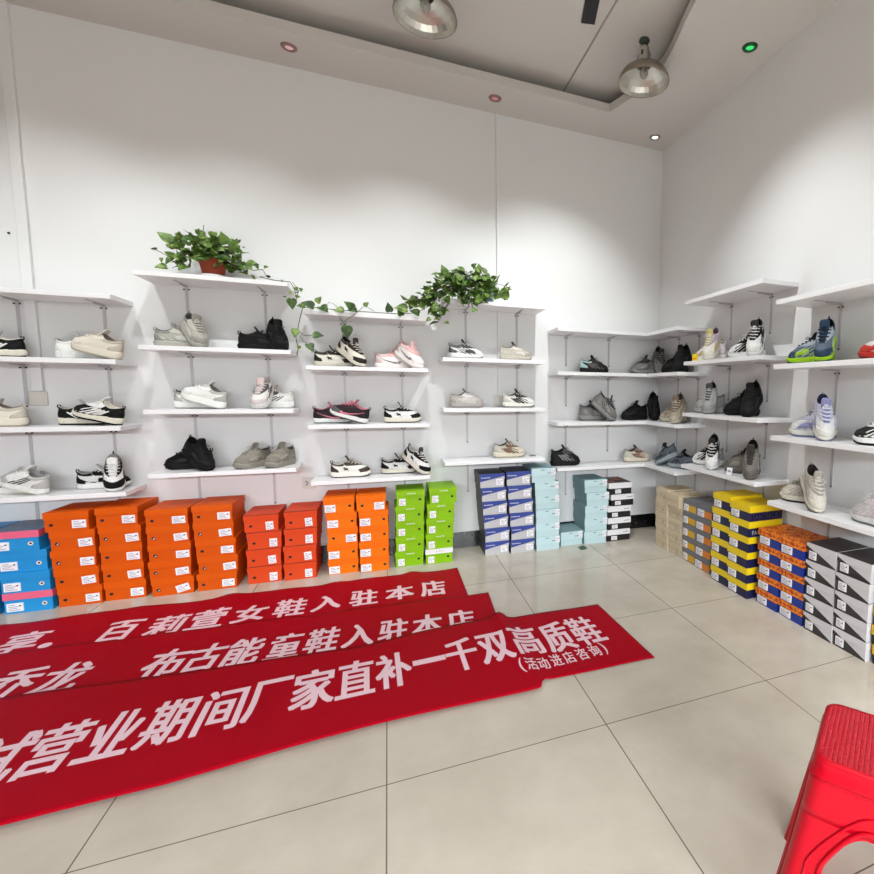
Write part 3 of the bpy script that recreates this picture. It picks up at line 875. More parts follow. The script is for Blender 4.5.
    parts.append(('tongue', m.mesh('tongue', cm('tong'))))
    # laces
    m = MB()
    for i, v in enumerate((.56, .66, .76, .86, .95)):
        w = .30 + .12 * i
        a = s.P(w, v, .005); b = s.P(-w, min(.97, v + .03), .005); c0 = s.P(0, v + .01, .010)
        m.tube([a, (a + c0) / 2 + Vector((0, 0, .001)), c0, (b + c0) / 2 + Vector((0, 0, .001)), b], .0034, 6)
    top = s.P(0, .93, .008)
    for sg in (1, -1):
        m.tube([top, top + Vector((.012, sg * .016, .010)), top + Vector((.022, sg * .027, .002)), top + Vector((.018, sg * .016, -.004)), top + Vector((.004, 0, 0))], .002, 5)
    parts.append(('laces', m.mesh('laces', cm('lace'))))
    # heel pull loop
    if c.get('loop', True):
        m = MB(); p = s.S(PI, .97)
        m.tube([p + Vector((-.002, 0, -.012)), p + Vector((-.010, 0, .0)), p + Vector((-.009, 0, .014)), p + Vector((.002, 0, .014)), p + Vector((.004, 0, .002))], .0032, 6)
        parts.append(('pull_loop', m.mesh('pull_loop', cm('hl'))))
    # side mark
    mk = c.get('mark')
    if mk:
        m = MB()
        if mk == 'star':
            s.poly(m, [(1.58 + .23 * rr * math.cos(q) - .16 * rr * math.sin(q), .44 + .27 * rr * math.sin(q)) for q, rr in [(PI / 2 + k * PI / 5, 1 if k % 2 == 0 else .42) for k in range(10)]])
        elif mk == 'swoosh':
            for sg in (1, -1):
                up = [(1.05, .30), (1.25, .20), (1.55, .22), (1.95, .42), (2.35, .66)]
                lo = [(2.35, .62), (1.95, .30), (1.55, .06), (1.25, .04), (1.08, .14)]
                for k in range(4):
                    s.poly(m, [(sg * up[k][0], up[k][1]), (sg * up[k + 1][0], up[k + 1][1]), (sg * lo[3 - k][0], lo[3 - k][1]), (sg * lo[4 - k][0], lo[4 - k][1])], mirror=False)
        elif mk == 'stripes':
            for k in range(3):
                a = 1.12 + .2 * k
                s.poly(m, [(a, .12), (a + .10, .12), (a + .22, .82), (a + .12, .82)])
        elif mk == 'wave':
            for sg in (1, -1):
                s.patch(m, sg * .9, sg * 2.3, lambda a: .12 + .1 * math.sin(PI * a), lambda a: .34 + .22 * math.sin(2 * PI * a + .5), .0022, 12, 3)
        elif mk == 'bars':
            for k in range(4):
                a = .95 + .26 * k
                s.poly(m, [(a, .1), (a + .1, .1), (a + .2, .66), (a + .05, .72)])
        parts.append(('side_mark', m.mesh('side_mark', cm('mk', .5))))
    return parts


WH = (232, 230, 226); CR = (222, 214, 198); BK = (11, 10, 11); GR = (128, 126, 124); LG = (182, 179, 174)


def sty(up, tg=None, hl=None, eye=None, tong=None, lace=None, sole=WH, out=None, lin_=None, mk=None, mark=None, **kw):
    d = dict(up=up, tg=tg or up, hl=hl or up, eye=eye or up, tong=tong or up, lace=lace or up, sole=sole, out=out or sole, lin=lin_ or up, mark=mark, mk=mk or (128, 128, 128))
    d.update(kw); return d


DAD = dict(chunk=1.0, heel=.044, toe=.034, ankle=.108)
PLAT = dict(chunk=.3, heel=.046, toe=.038, ankle=.106)
HI = dict(chunk=1.0, heel=.044, toe=.034, ankle=.122)
STY = {
    'black_white_runner': sty(BK, hl=BK, eye=WH, tong=WH, lace=WH, sole=CR, out=BK, lin_=CR, mk=WH, mark='bars', chunk=.6, heel=.042, toe=.03, guard=.3),
    'white_low': sty((236, 233, 228), hl=WH, sole=WH, out=LG, lin_=(150, 146, 140), mk=LG, **PLAT),
    'cream_low': sty((218, 209, 194), hl=(190, 182, 168), sole=(214, 204, 188), out=(170, 158, 142), lin_=(110, 100, 92), **PLAT),
    'striped': sty(WH, tg=LG, hl=LG, sole=WH, out=CR, lin_=(140, 138, 138), mk=BK, mark='stripes', heel=.034, toe=.028, ankle=.1),
    'white_black_panel': sty(WH, tg=BK, hl=BK, eye=BK, tong=WH, lace=WH, sole=WH, out=LG, lin_=(150, 148, 148), mk=BK, mark='wave', guard=.42),
    'grey_dad': sty((176, 172, 162), tg=(158, 154, 146), hl=(150, 146, 138), eye=(196, 192, 182), tong=(140, 136, 128), lace=(212, 208, 198), sole=(186, 182, 172), out=(150, 146, 138), lin_=(90, 88, 84), mk=(206, 202, 192), mark='wave', **DAD),
    'black_dad': sty(BK, tg=(16, 15, 16), sole=(13,12,13), lace=(20, 19, 20), lin_=(10, 10, 10), mk=(34, 32, 34), mark='wave', **DAD),
    'white_dad': sty((232, 231, 226), sole=(238, 237, 232), lin_=(120, 116, 112), out=LG, hl=LG, tong=WH, **PLAT),
    'white_lined': sty((228, 226, 222), tg=(216, 206, 204), hl=WH, eye=(90, 86, 86), tong=(214, 188, 186), lace=WH, sole=WH, out=LG, lin_=(200, 196, 194), mk=(86, 82, 82), mark='bars', **PLAT),
    'khaki': sty((150, 144, 132), tg=(138, 132, 121), hl=(134, 128, 118), sole=(158, 152, 140), lace=(164, 158, 146), lin_=(80, 76, 70), mk=(168, 162, 150), mark='wave', **DAD),
    'cream_black_star': sty((226, 220, 206), tg=(46, 38, 36), hl=(46, 38, 36), eye=(46, 38, 36), tong=(50, 42, 40), lace=CR, sole=CR, out=(60, 52, 48), lin_=(40, 34, 34), mk=(40, 34, 32), mark='star', heel=.036, toe=.03, ankle=.1),
    'white_black_star': sty(WH, tg=BK, hl=BK, eye=BK, tong=(60, 56, 56), lace=WH, sole=CR, out=BK, lin_=(190, 186, 182), mk=BK, mark='star', heel=.038, toe=.032, ankle=.1),
    'brown_white_star': sty((226, 222, 214), tg=(66, 54, 48), hl=(66, 54, 48), eye=(66, 54, 48), tong=(74, 62, 54), lace=CR, sole=(230, 222, 212), out=(50, 42, 40), lin_=(190, 186, 182), mk=(58, 46, 42), mark='star', heel=.038, toe=.032, ankle=.1),
    'pink_white': sty((238, 230, 228), tg=(236, 226, 224), hl=(224, 190, 188), eye=(228, 182, 178), tong=(232, 190, 188), lace=(238, 200, 198), sole=(240, 232, 228), out=(222, 206, 200), lin_=(224, 190, 186), mk=(128, 116, 116), mark='swoosh', heel=.036, toe=.03),
    'black_pink': sty((40, 30, 34), tg=(84, 84, 88), hl=(34, 26, 30), eye=(60, 34, 42), tong=(196, 110, 126), lace=(206, 120, 136), sole=WH, out=(70, 72, 76), lin_=(196, 120, 132), mk=(224, 128, 146), mark='swoosh', heel=.034, toe=.028),
    'white_runner': sty((226, 226, 222), tg=WH, hl=(96, 94, 94), eye=(70, 68, 70), tong=(60, 58, 60), lace=WH, sole=WH, out=(150, 148, 144), lin_=(50, 48, 50), mk=(80, 78, 80), mark='wave', chunk=.8, heel=.04, toe=.028, ankle=.096),
    'beige_runner': sty((190, 182, 168), tg=(176, 168, 154), hl=(204, 198, 186), eye=(214, 208, 198), tong=(90, 84, 80), lace=(224, 220, 210), sole=(196, 188, 174), out=(160, 152, 140), lin_=(80, 74, 70), mk=(216, 210, 200), mark='wave', chunk=.8, heel=.04, toe=.028, ankle=.096),
    'mauve_grey_runner': sty((186, 178, 172), tg=(168, 160, 156), hl=(176, 168, 162), eye=(214, 208, 204), tong=(96, 90, 90), lace=(226, 222, 218), sole=(172, 164, 158), out=(150, 142, 138), lin_=(80, 76, 76), mk=(208, 202, 196), mark='bars', chunk=.8, heel=.04, toe=.028, ankle=.096),
    'white_black_runner': sty((228, 226, 220), tg=(228, 226, 220), hl=(206, 200, 190), eye=(50, 46, 46), tong=(46, 42, 42), lace=(200, 196, 190), sole=(232, 228, 218), out=(130, 126, 122), lin_=(40, 38, 38), mk=(56, 50, 50), mark='bars', chunk=.8, heel=.04, toe=.028, ankle=.098),
    'cream_brown_trail': sty((206, 194, 174), tg=(214, 204, 186), hl=(190, 192, 180), eye=(116, 86, 70), tong=(100, 76, 64), lace=(222, 214, 200), sole=(216, 206, 186), out=(168, 156, 138), lin_=(80, 66, 58), mk=(112, 82, 66), mark='bars', chunk=.8, heel=.042, toe=.03, ankle=.1),
    'black_mint': sty((28, 27, 28), hl=(168, 196, 192), eye=(44, 42, 42), tong=(24, 23, 24), lace=(60, 56, 54), sole=(24, 23, 24), lin_=(14, 14, 14), mk=(120, 108, 104), mark='bars', chunk=.8, heel=.038, toe=.026, ankle=.096),
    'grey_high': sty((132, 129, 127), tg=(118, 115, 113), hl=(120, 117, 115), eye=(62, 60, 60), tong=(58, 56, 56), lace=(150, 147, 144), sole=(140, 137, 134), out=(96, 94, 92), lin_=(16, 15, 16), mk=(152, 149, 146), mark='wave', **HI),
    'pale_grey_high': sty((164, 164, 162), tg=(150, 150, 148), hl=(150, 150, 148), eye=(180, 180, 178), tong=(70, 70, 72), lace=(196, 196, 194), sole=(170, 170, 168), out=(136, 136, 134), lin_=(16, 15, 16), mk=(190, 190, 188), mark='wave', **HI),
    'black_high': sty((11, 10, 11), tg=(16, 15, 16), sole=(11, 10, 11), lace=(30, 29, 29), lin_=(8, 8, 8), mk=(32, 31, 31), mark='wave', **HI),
    'black_grey_trail': sty((20, 19, 20), tg=(16, 15, 16), eye=(74, 72, 72), lace=(140, 138, 136), sole=(16, 15, 16), lin_=(8, 8, 8), mk=(150, 146, 144), mark='bars', **HI),
    'beige_camo': sty((172, 160, 140), tg=(188, 178, 158), hl=(158, 144, 122), eye=(132, 116, 96), tong=(122, 104, 86), lace=(200, 190, 172), sole=(196, 188, 170), out=(150, 140, 124), lin_=(84, 72, 62), mk=(204, 194, 176), mark='bars', **HI),
    'grey_blue': sty((112, 122, 130), tg=(92, 100, 108), hl=(96, 106, 114), eye=(52, 54, 60), tong=(48, 50, 56), lace=(166, 176, 182), sole=(156, 166, 170), out=(100, 112, 118), lin_=(34, 36, 40), mk=(64, 68, 76), mark='wave', **DAD),
    'white_multi': sty((232, 228, 222), tg=(228, 222, 206), hl=(222, 208, 214), eye=(200, 178, 190), tong=(206, 192, 120), lace=WH, sole=(236, 232, 222), out=(206, 196, 160), lin_=(96, 84, 96), mk=(214, 190, 120), mark='wave', **HI),
    'white_black_high': sty((234, 233, 231), tg=WH, hl=(150, 148, 148), eye=BK, tong=(40, 38, 40), lace=WH, sole=(238, 237, 235), out=(180, 178, 176), lin_=(18, 17, 18), mk=BK, mark='bars', **HI),
    'taupe_high': sty((122, 117, 110), tg=(104, 99, 93), hl=(104, 99, 93), eye=(140, 135, 128), tong=(60, 56, 52), lace=(70, 66, 62), sole=(110, 105, 98), out=(84, 80, 75), lin_=(24, 22, 20), mk=(150, 145, 138), mark='wave', **HI),
    'navy_lime': sty((92, 104, 120), tg=(40, 60, 84), hl=(36, 54, 78), eye=(170, 180, 190), tong=(34, 56, 80), lace=(24, 30, 40), sole=(160, 204, 36), out=(40, 84, 74), lin_=(20, 26, 36), mk=(160, 204, 36), mark='wave', **HI),
    'red_white': sty((214, 206, 202), tg=(186, 52, 40), hl=(186, 52, 40), eye=(196, 60, 48), tong=(228, 224, 220), lace=WH, sole=(176, 46, 36), out=(120, 32, 28), lin_=(90, 80, 78), mk=(186, 52, 40), mark='wave', **DAD),
    'lavender_white': sty((216, 214, 212), tg=(220, 218, 212), hl=(196, 196, 208), eye=(188, 188, 206), tong=(132, 132, 172), lace=(228, 228, 232), sole=(228, 226, 216), out=(120, 122, 162), lin_=(44, 44, 66), mk=(142, 144, 190), mark='wave', **HI),
    'black_white_low': sty((34, 33, 34), tg=(34, 33, 34), hl=BK, eye=WH, tong=BK, lace=WH, sole=(232, 230, 228), out=BK, lin_=(12, 12, 12), mk=WH, mark='bars', **DAD),
    'stone_black': sty((206, 199, 186), tg=(212, 206, 192), hl=(196, 188, 176), eye=(176, 168, 158), tong=(160, 152, 142), lace=(224, 218, 208), sole=(224, 216, 198), out=(40, 34, 32), lin_=(44, 36, 34), mk=(180, 174, 166), mark='bars', **HI),
    'pale_pink_grey': sty((198, 196, 194), tg=(190, 188, 186), hl=(184, 182, 180), eye=(216, 206, 206), tong=(212, 196, 198), lace=(232, 226, 226), sole=(214, 212, 208), out=(112, 112, 112), lin_=(90, 86, 86), mk=(220, 210, 210), mark='bars', **HI),
}
SHOE_CACHE = {}
TOE_PT = Vector((.125, 0, .0125)); HEEL_PT = Vector((-.118, 0, 0.001))


def shoe(wall, s, n, z, style, yaw, label, pitch=0, piv=None, roll=0):
    if style not in SHOE_CACHE: SHOE_CACHE[style] = shoe_parts(style)
    ya = R(yaw) if wall == 'B' else R(yaw - 90)
    rot = Euler((R(roll), R(pitch), ya), 'XYZ')
    p = Vector((s, -n, z)) if wall == 'B' else Vector((-n, -s, z))
    if piv == 'toe': p = p - rot.to_matrix() @ TOE_PT
    elif piv == 'heel': p = p - rot.to_matrix() @ HEEL_PT
    t = empty('sneaker', p, rot, label, 'shoe', 'sneakers displayed on the wall shelves')
    made = {}
    for nm, me in SHOE_CACHE[style]:
        up = {'side_mark': 'upper', 'overlay': 'upper', 'collar_band': 'upper', 'pull_loop': 'heel_counter', 'laces': 'tongue'}.get(nm)
        made[nm] = link(nm, me, made[up] if up else t)
    return t


A = shoe
# unit at the left edge
A('B', -4.475, .14, 1.472, 'black_white_runner', 180, 'black and white sneaker cut by the left edge, upper left shelf')
A('B', -4.105, .085, 1.472, 'white_low', 0, 'white sneaker lying behind the cream one on the upper left shelf')
A('B', -3.905, .195, 1.472, 'cream_low', 166, 'cream sneaker with its toe propped on a white sneaker', -15, 'heel')
A('B', -4.488, .16, 1.072, 'cream_low', 180, 'cream sneaker cut by the left edge, beside the switch plate')
A('B', -4.122, .085, 1.072, 'black_white_runner', 0, 'black sneaker with white sole under a propped twin, middle left shelf')
A('B', -3.925, .195, 1.072, 'black_white_runner', 166, 'black sneaker with white sole, toe propped on its twin, middle left shelf', -15, 'heel')
A('B', -4.475, .08, .668, 'striped', 180, 'white sneaker with three black stripes cut by the left edge, lowest shelf')
A('B', -4.292, .205, .668, 'striped', 156, 'white three-striped sneaker propped on its twin, heel towards us', -14, 'heel')
A('B', -4.066, .08, .668, 'white_black_panel', 0, 'white sneaker with black panels lying flat, lowest left shelf')
A('B', -3.955, .245, .668, 'white_black_panel', -72, 'white sneaker with black panels standing toe down, lowest left shelf', 34, 'toe')
# unit under the terracotta pot
A('B', -3.63, .08, 1.56, 'grey_dad', 0, 'beige grey chunky sneaker lying flat below the terracotta pot')
A('B', -3.47, .24, 1.56, 'grey_dad', -52, 'beige grey chunky sneaker leaning heel up below the terracotta pot', 34, 'toe')
A('B', -3.18, .085, 1.56, 'black_dad', 0, 'black chunky sneaker lying flat beside the hanging vine')
A('B', -3.03, .24, 1.56, 'black_dad', -62, 'black chunky sneaker leaning heel up beside the hanging vine', 32, 'toe')
A('B', -3.55, .08, 1.17, 'white_dad', 0, 'white platform sneaker lying behind its propped twin')
A('B', -3.395, .2, 1.17, 'white_dad', 164, 'white platform sneaker with toe propped on its twin', -17, 'heel')
A('B', -3.13, .08, 1.17, 'white_lined', 180, 'white dark-lined sneaker lying flat, heel to the right')
A('B', -3.19, .25, 1.17, 'white_lined', -104, 'white dark-lined sneaker leaning with pink tongue showing', 30, 'toe')
A('B', -3.62, .085, .77, 'black_dad', 180, 'black chunky sneaker lying toe left above the third orange stack')
A('B', -3.47, .235, .77, 'black_dad', -40, 'black chunky sneaker leaning on its twin above the fourth orange stack', 30, 'toe')
A('B', -3.25, .14, .77, 'khaki', -128, 'khaki grey sneaker, left of the pair above the red-orange boxes')
A('B', -3.09, .14, .77, 'khaki', -118, 'khaki grey sneaker, right of the pair above the red-orange boxes')
# unit with the vine
A('B', -2.735, .08, 1.465, 'cream_black_star', 0, 'cream and black star sneaker lying flat under the vine')
A('B', -2.545, .225, 1.465, 'cream_black_star', -38, 'cream and black star sneaker leaning heel up under the vine', 33, 'toe')
A('B', -2.338, .08, 1.465, 'pink_white', 0, 'pink and white sneaker lying flat')
A('B', -2.155, .23, 1.465, 'pink_white', -40, 'pink and white sneaker leaning heel up on its twin', 30, 'toe')
A('B', -2.756, .08, 1.06, 'black_pink', 0, 'black sneaker with pink side mark lying flat')
A('B', -2.545, .2, 1.06, 'black_pink', 165, 'black and pink sneaker with grey toe propped on its twin', -17, 'heel')
A('B', -2.286, .13, 1.06, 'white_black_star', 0, 'single black and white star sneaker on the shelf below the pink pair')
A('B', -2.652, .14, .668, 'brown_white_star', 0, 'brown and white star sneaker alone above the amber boxes')
A('B', -2.317, .08, .668, 'white_black_star', 0, 'black and white star sneaker lying flat above the lime boxes')
A('B', -2.125, .23, .668, 'white_black_star', -38, 'black and white star sneaker leaning heel up above the lime boxes', 34, 'toe')
# unit under the blue pot
A('B', -1.811, .14, 1.551, 'white_runner', 0, 'white running shoe with dark grey trim below the leafy plant')
A('B', -1.413, .14, 1.551, 'beige_runner', 0, 'beige running shoe right of the white runner')
A('B', -1.808, .14, 1.17, 'mauve_grey_runner', 0, 'pinkish grey running shoe on the middle shelf')
A('B', -1.39, .14, 1.17, 'white_black_runner', 0, 'white and black running shoe covering a wall socket')
A('B', -1.471, .14, .761, 'cream_brown_trail', 0, 'cream and brown trail shoe alone above the navy boxes')
# corner unit
A('B', -.719, .14, 1.468, 'black_mint', 0, 'black running shoe with a mint heel')
A('B', -.20, .085, 1.468, 'grey_high', 180, 'grey high sneaker lying toe left, upper corner shelf')
A('B', -.10, .235, 1.468, 'grey_high', -100, 'grey high sneaker leaning heel up, upper corner shelf', 42, 'toe')
A('R', 0.475, 0.115, 1.468, 'black_high', -158, 'black high sneaker lying flat, upper corner shelf')
A('R', 0.695, .235, 1.468, 'black_high', -62, 'black high sneaker leaning heel up, upper corner shelf', 30, 'toe')
A('B', -.70, .08, 1.05, 'grey_high', 0, 'grey trail sneaker lying behind its leaning twin, middle corner shelf')
A('B', -.575, .235, 1.05, 'grey_high', -34, 'grey trail sneaker leaning steeply, middle corner shelf', 40, 'toe')
A('B', -.29, .085, 1.05, 'black_high', 180, 'black high sneaker lying toe left, middle corner shelf')
A('B', -.16, .24, 1.05, 'black_high', -105, 'black high sneaker leaning heel up, middle corner shelf', 44, 'toe')
A('R', 0.465, 0.115, 1.05, 'beige_camo', -158, 'beige mottled sneaker lying flat, middle corner shelf')
A('R', 0.675, .235, 1.05, 'beige_camo', -57, 'beige mottled sneaker leaning heel up, middle corner shelf', 38, 'toe')
A('B', -.982, .14, .67, 'black_grey_trail', 0, 'black trail shoe with grey laces alone above the aqua boxes')
A('B', -.285, .14, .67, 'cream_brown_trail', 0, 'cream and brown trail shoe in the corner, above the black and white boxes')
A('R', 0.620, 0.115, .67, 'grey_blue', -158, 'blue grey sneaker lying at the wall, lowest corner shelf')
A('R', 0.370, .2, .67, 'grey_blue', 196, 'blue grey sneaker lying tilted across its twin, lowest corner shelf', 24, 'toe')
# unit above the yellow boxes
A('R', 0.965, 0.115, 1.541, 'white_multi', -158, 'white pastel sneaker lying flat beside a yellow tag')
A('R', 1.095, .235, 1.541, 'white_multi', -64, 'white pastel sneaker leaning heel up behind a yellow tag', 36, 'toe')
A('R', 1.375, 0.115, 1.541, 'white_black_high', -158, 'white sneaker with black lines lying flat, top right shelf pair')
A('R', 1.575, .235, 1.541, 'white_black_high', -56, 'white sneaker with black lines leaning heel up', 38, 'toe')
A('R', 0.975, 0.115, 1.151, 'pale_grey_high', -158, 'pale grey high sneaker lying behind its leaning twin')
A('R', 1.130, .245, 1.151, 'pale_grey_high', -50, 'pale grey high sneaker leaning heel up', 32, 'toe')
A('R', 1.345, 0.115, 1.151, 'black_high', -158, 'black high sneaker lying flat, right of the pale grey pair')
A('R', 1.535, .235, 1.151, 'black_high', -64, 'black high sneaker leaning heel up, right of the pale grey pair', 32, 'toe')
A('R', 0.985, 0.115, .75, 'white_black_high', -158, 'white and black sneaker lying flat above the grey boxes')
A('R', 1.190, .24, .75, 'white_black_high', -48, 'white and black sneaker standing heel up above the grey boxes', 42, 'toe')
A('R', 1.375, 0.115, .75, 'taupe_high', -158, 'taupe sneaker lying behind a white swing tag')
A('R', 1.600, .24, .75, 'taupe_high', -48, 'taupe sneaker standing heel up above the yellow boxes', 40, 'toe')
# unit at the right edge
A('R', 1.925, 0.115, 1.476, 'navy_lime', -158, 'navy and lime green sneaker lying flat')
A('R', 2.115, .235, 1.476, 'navy_lime', -60, 'navy and lime green sneaker leaning heel up', 36, 'toe')
A('R', 2.425, 0.140, 1.476, 'red_white', -158, 'red-soled white sneaker cut by the right picture edge')
A('R', 1.970, 0.115, 1.056, 'lavender_white', -158, 'lavender and white sneaker lying flat')
A('R', 2.170, .24, 1.056, 'lavender_white', -36, 'lavender and white sneaker standing heel up', 40, 'toe')
A('R', 2.430, 0.150, 1.056, 'black_white_low', -158, 'black and white sneaker cut by the right picture edge')
A('R', 1.920, 0.115, .662, 'stone_black', -158, 'stone sneaker with black outsole lying flat above the orange-lidded boxes')
A('R', 2.150, .24, .662, 'stone_black', -24, 'stone sneaker with black outsole standing heel up above the orange-lidded boxes', 40, 'toe')
A('R', 2.430, .17, .662, 'pale_pink_grey', 172, 'pale grey sneaker with pinkish laces cut by the right picture edge')

# tags and scraps
m = MB(); m.box(-.02, .02, -.0012, .0012, 0, .052); m.box(-.013, .013, -.0016, -.0012, .02, .034, 1)
o = m.build('price_tag', [BM['label'], BM['ink']], loc=(-.265, -1.425, .752)); o.rotation_euler = (R(-12), 0, R(-70))
tag(o, 'white swing tag leaning on the taupe sneaker', 'tag')
m = MB(); m.box(-.018, .018, -.006, .006, 0, .05); m.box(-.012, .012, -.0066, -.006, .012, .022, 1)
o = m.build('price_tag', [BM['bright_yellow'], BM['or2']], loc=(-.262, -.985, 1.543)); o.rotation_euler = (0, 0, R(-60))
tag(o, 'small yellow tag between the white pastel sneakers', 'tag')
m = MB(); m.box(-.028, .028, -.018, .018, 0, .005); m.box(-.014, .014, -.012, .012, .005, .009)
tag(bevel(m.build('shoe_insert', mat('grey_plastic_scrap', (120, 118, 120), .5), loc=(-1.272, -.13, .761)), .002), 'small flat grey scrap at the end of the shelf above the navy boxes', 'scrap')
m = MB()
pts = [(-.034, -.03), (.0, -.036), (.036, -.022), (.03, .006), (.04, .03), (.004, .036), (-.03, .028), (-.022, .0)]
m.add([(x, y, .002 + .004 * ((i * 7) % 3)) for i, (x, y) in enumerate(pts)] + [(x, y, .0005) for x, y in pts], [tuple(range(8)), tuple(range(15, 7, -1))] + [(i, (i + 1) % 8, 8 + (i + 1) % 8, 8 + i) for i in range(8)])
o = m.build('leaf_scrap', mat('dark_green_leaf', (40, 78, 52), .5), loc=(-.915, -.385, 0)); tag(o, 'dark green leaf scrap on the floor in front of the aqua boxes', 'leaf')

# ------------------------------------------------------------------ plants
M_LEAF = pattern_mat('pothos_leaf', [(66, 92, 30), (92, 122, 46), (136, 156, 84)], (26, 26, 26), 0.5, [0, .42, .58])
M_LEAF2 = pattern_mat('pothos_leaf_dark', [(40, 64, 22), (62, 92, 34), (104, 130, 58)], (26, 26, 26), 0.5, [0, .46, .62])
M_STEM = mat('vine_stem', (86, 84, 54), .6)
M_TERRA = mat('terracotta', (158, 66, 40), .7, var=.1, bscale=80)
M_BLUEPOT = mat('blue_plastic_pot', (126, 168, 214), .4)
M_SOIL = mat('potting_soil', (50, 38, 30), .95, bump=.6, bscale=120)


def leaf(m, base, d, nrm, size, mi, fold=.35):
    d = Vector(d).normalized(); nrm = Vector(nrm); sd = d.cross(nrm)
    if sd.length < 1e-4: sd = d.cross(Vector((1, .2, .1)))
    sd.normalize(); nn = sd.cross(d).normalized()
    prof = [(-.06, .20), (.10, .40), (.32, .44), (.56, .34), (.8, .16)]
    droop = lambda t: -.18 * t * t
    vs = [base]
    for t in (.0, .32, .62): vs.append(Vector(base) + size * (d * t + nn * droop(t)))
    tip = Vector(base) + size * (d * 1.02 + nn * droop(1.02)); vs.append(tip)       # index 4
    L = []; Rr = []
    for (t, w) in prof:
        for sg, lst in ((1, L), (-1, Rr)):
            lst.append(len(vs)); vs.append(Vector(base) + size * (d * t + sd * (sg * w) + nn * (droop(max(0, t)) + fold * w)))
    for lst in (L, Rr):
        a = [0, lst[0], lst[1]]; fs = [(1, lst[0], lst[1]), (1, lst[1], lst[2], 2), (2, lst[2], lst[3], 3), (3, lst[3], lst[4], 4)]
        m.add(vs, fs, mi, True) if False else None
        for f in fs: leaf_faces.append(f)
    m.add(vs, list(leaf_faces), mi, True); leaf_faces.clear()


leaf_faces = []


def rnd_leaf(m, p, size, bias=(0, -.5, .3), rs=random):
    d = Vector((rs.uniform(-1, 1), rs.uniform(-1, .5), rs.uniform(-.8, .7))) + Vector(bias) * .5
    n = Vector((rs.uniform(-.5, .5), rs.uniform(-1.0, -.1), rs.uniform(.2, 1.0)))
    leaf(m, p, d, n, size, rs.choice((0, 0, 1)), rs.uniform(.1, .5))


# plant on the tall unit, terracotta pot
rs = random.Random(3)
t = empty('potted_pothos', (-3.405, -.165, 2.006), label='trailing pothos in a terracotta pot on the left tall shelf unit', cat='potted plant')
m = MB(); m.lathe([(0, .012), (.052, .012), (.056, .02), (.072, .10), (.078, .10), (.078, .122), (.068, .122), (.066, .10), (0, .10)], 28); pot = m.build('pot', M_TERRA, t)
m = MB(); m.lathe([(0, 0), (.07, 0), (.092, .016), (.088, .018), (.066, .008), (0, .008)], 28); m.build('saucer', mat('white_saucer', (226, 226, 224), .35), t)
m = MB(); m.lathe([(0, .108), (.066, .104)], 20); m.build('soil', M_SOIL, pot)
m = MB(); st = MB()
for k in range(230):
    g = rs.random()
    if g < .56: c, sp = (0.0, -.02, .20), (.15, .09, .065)
    elif g < .72: c, sp = (-.14, -.06, .12), (.07, .05, .07)
    elif g < .86: c, sp = (.14, -.06, .10), (.075, .05, .06)
    else: c, sp = (-.02, -.11, .12), (.085, .015, .035)
    u = Vector((rs.gauss(0, .55), rs.gauss(0, .55), rs.gauss(0, .55)))
    if u.length > 1.2: u = u.normalized() * 1.2
    x, y, z = c[0] + u.x * sp[0], min(.12, c[1] + u.y * sp[1]), c[2] + u.z * sp[2]
    if abs(x) < .085 and abs(y) < .085 and z < .13: y = -.10
    z = max(.025, z)
    rnd_leaf(m, (x, y, z), rs.uniform(.034, .060), (x * 5, -.4, .4), rs)
    if k % 4 == 0: st.tube([(x * .1, y * .1, .105), (x * .5, y * .5, max(.14, z * .9)), (x, y, z)], .002, 5)
for (x, z, sz, d) in ((-.19, .195, .08, (-.6, -.2, .55)), (-.02, .2, .07, (0, -.3, .9)), (.09, .215, .075, (-.2, -.3, .9)), (.13, .19, .07, (.3, -.3, .8)), (-.22, .04, .06, (-.8, -.5, -.1)), (.2, .10, .07, (.8, -.3, .1)),
                   (-.12, .06, .07, (-.4, -.8, -.5)), (-.15, .1, .06, (-.6, -.7, 0)), (.17, .05, .07, (.5, -.8, -.2))):
    leaf(m, (x, -.06, z), d, (.1, -.8, .5), sz, 0)
st.tube([(-.05, 0, .11), (-.045, -.01, .24), (-.03, -.02, .33)], .002, 5)
st.tube([(-.1, -.05, .12), (-.2, -.07, .10), (-.26, -.08, .135)], .002, 5); rnd_leaf(m, (-.26, -.08, .135), .035, (-1, 0, 0), rs); rnd_leaf(m, (-.235, -.08, .09), .03, (-1, 0, 0), rs)
# vine running right along the board and over its end
vine = [(.06, -.05, .11), (.16, -.08, .08), (.24, -.09, .06), (.29, -.095, .07), (.31, -.09, .03), (.27, -.1, .02), (.36, -.1, .006), (.44, -.1, .005), (.462, -.1, -.03), (.47, -.1, -.07)]
st.tube(vine, .0028, 6)
st.tube([(.455, -.1, .004), (.49, -.11, -.05), (.475, -.11, -.11), (.44, -.11, -.13)], .002, 5)
for (x, y, z, sz) in ((.2, -.1, .09, .055), (.22, -.08, .03, .05), (.25, -.1, .1, .04), (.3, -.1, .08, .03), (.32, -.1, .02, .03), (.40, -.1, .01, .025), (.47, -.11, -.03, .035), (.485, -.11, -.055, .035), (.455, -.12, -.06, .03), (.47, -.11, -.09, .03), (.50, -.1, -.03, .03), (.42, -.12, -.1, .025)):
    rnd_leaf(m, (x, y, z), sz, (.3, -.5, -.3), rs)
leaf(m, (.447, -.11, -.105), (.05, -.1, -1), (.1, -1, .1), .07, 1)
m.build('foliage', [M_LEAF, M_LEAF2], t); st.build('stem', M_STEM, t)

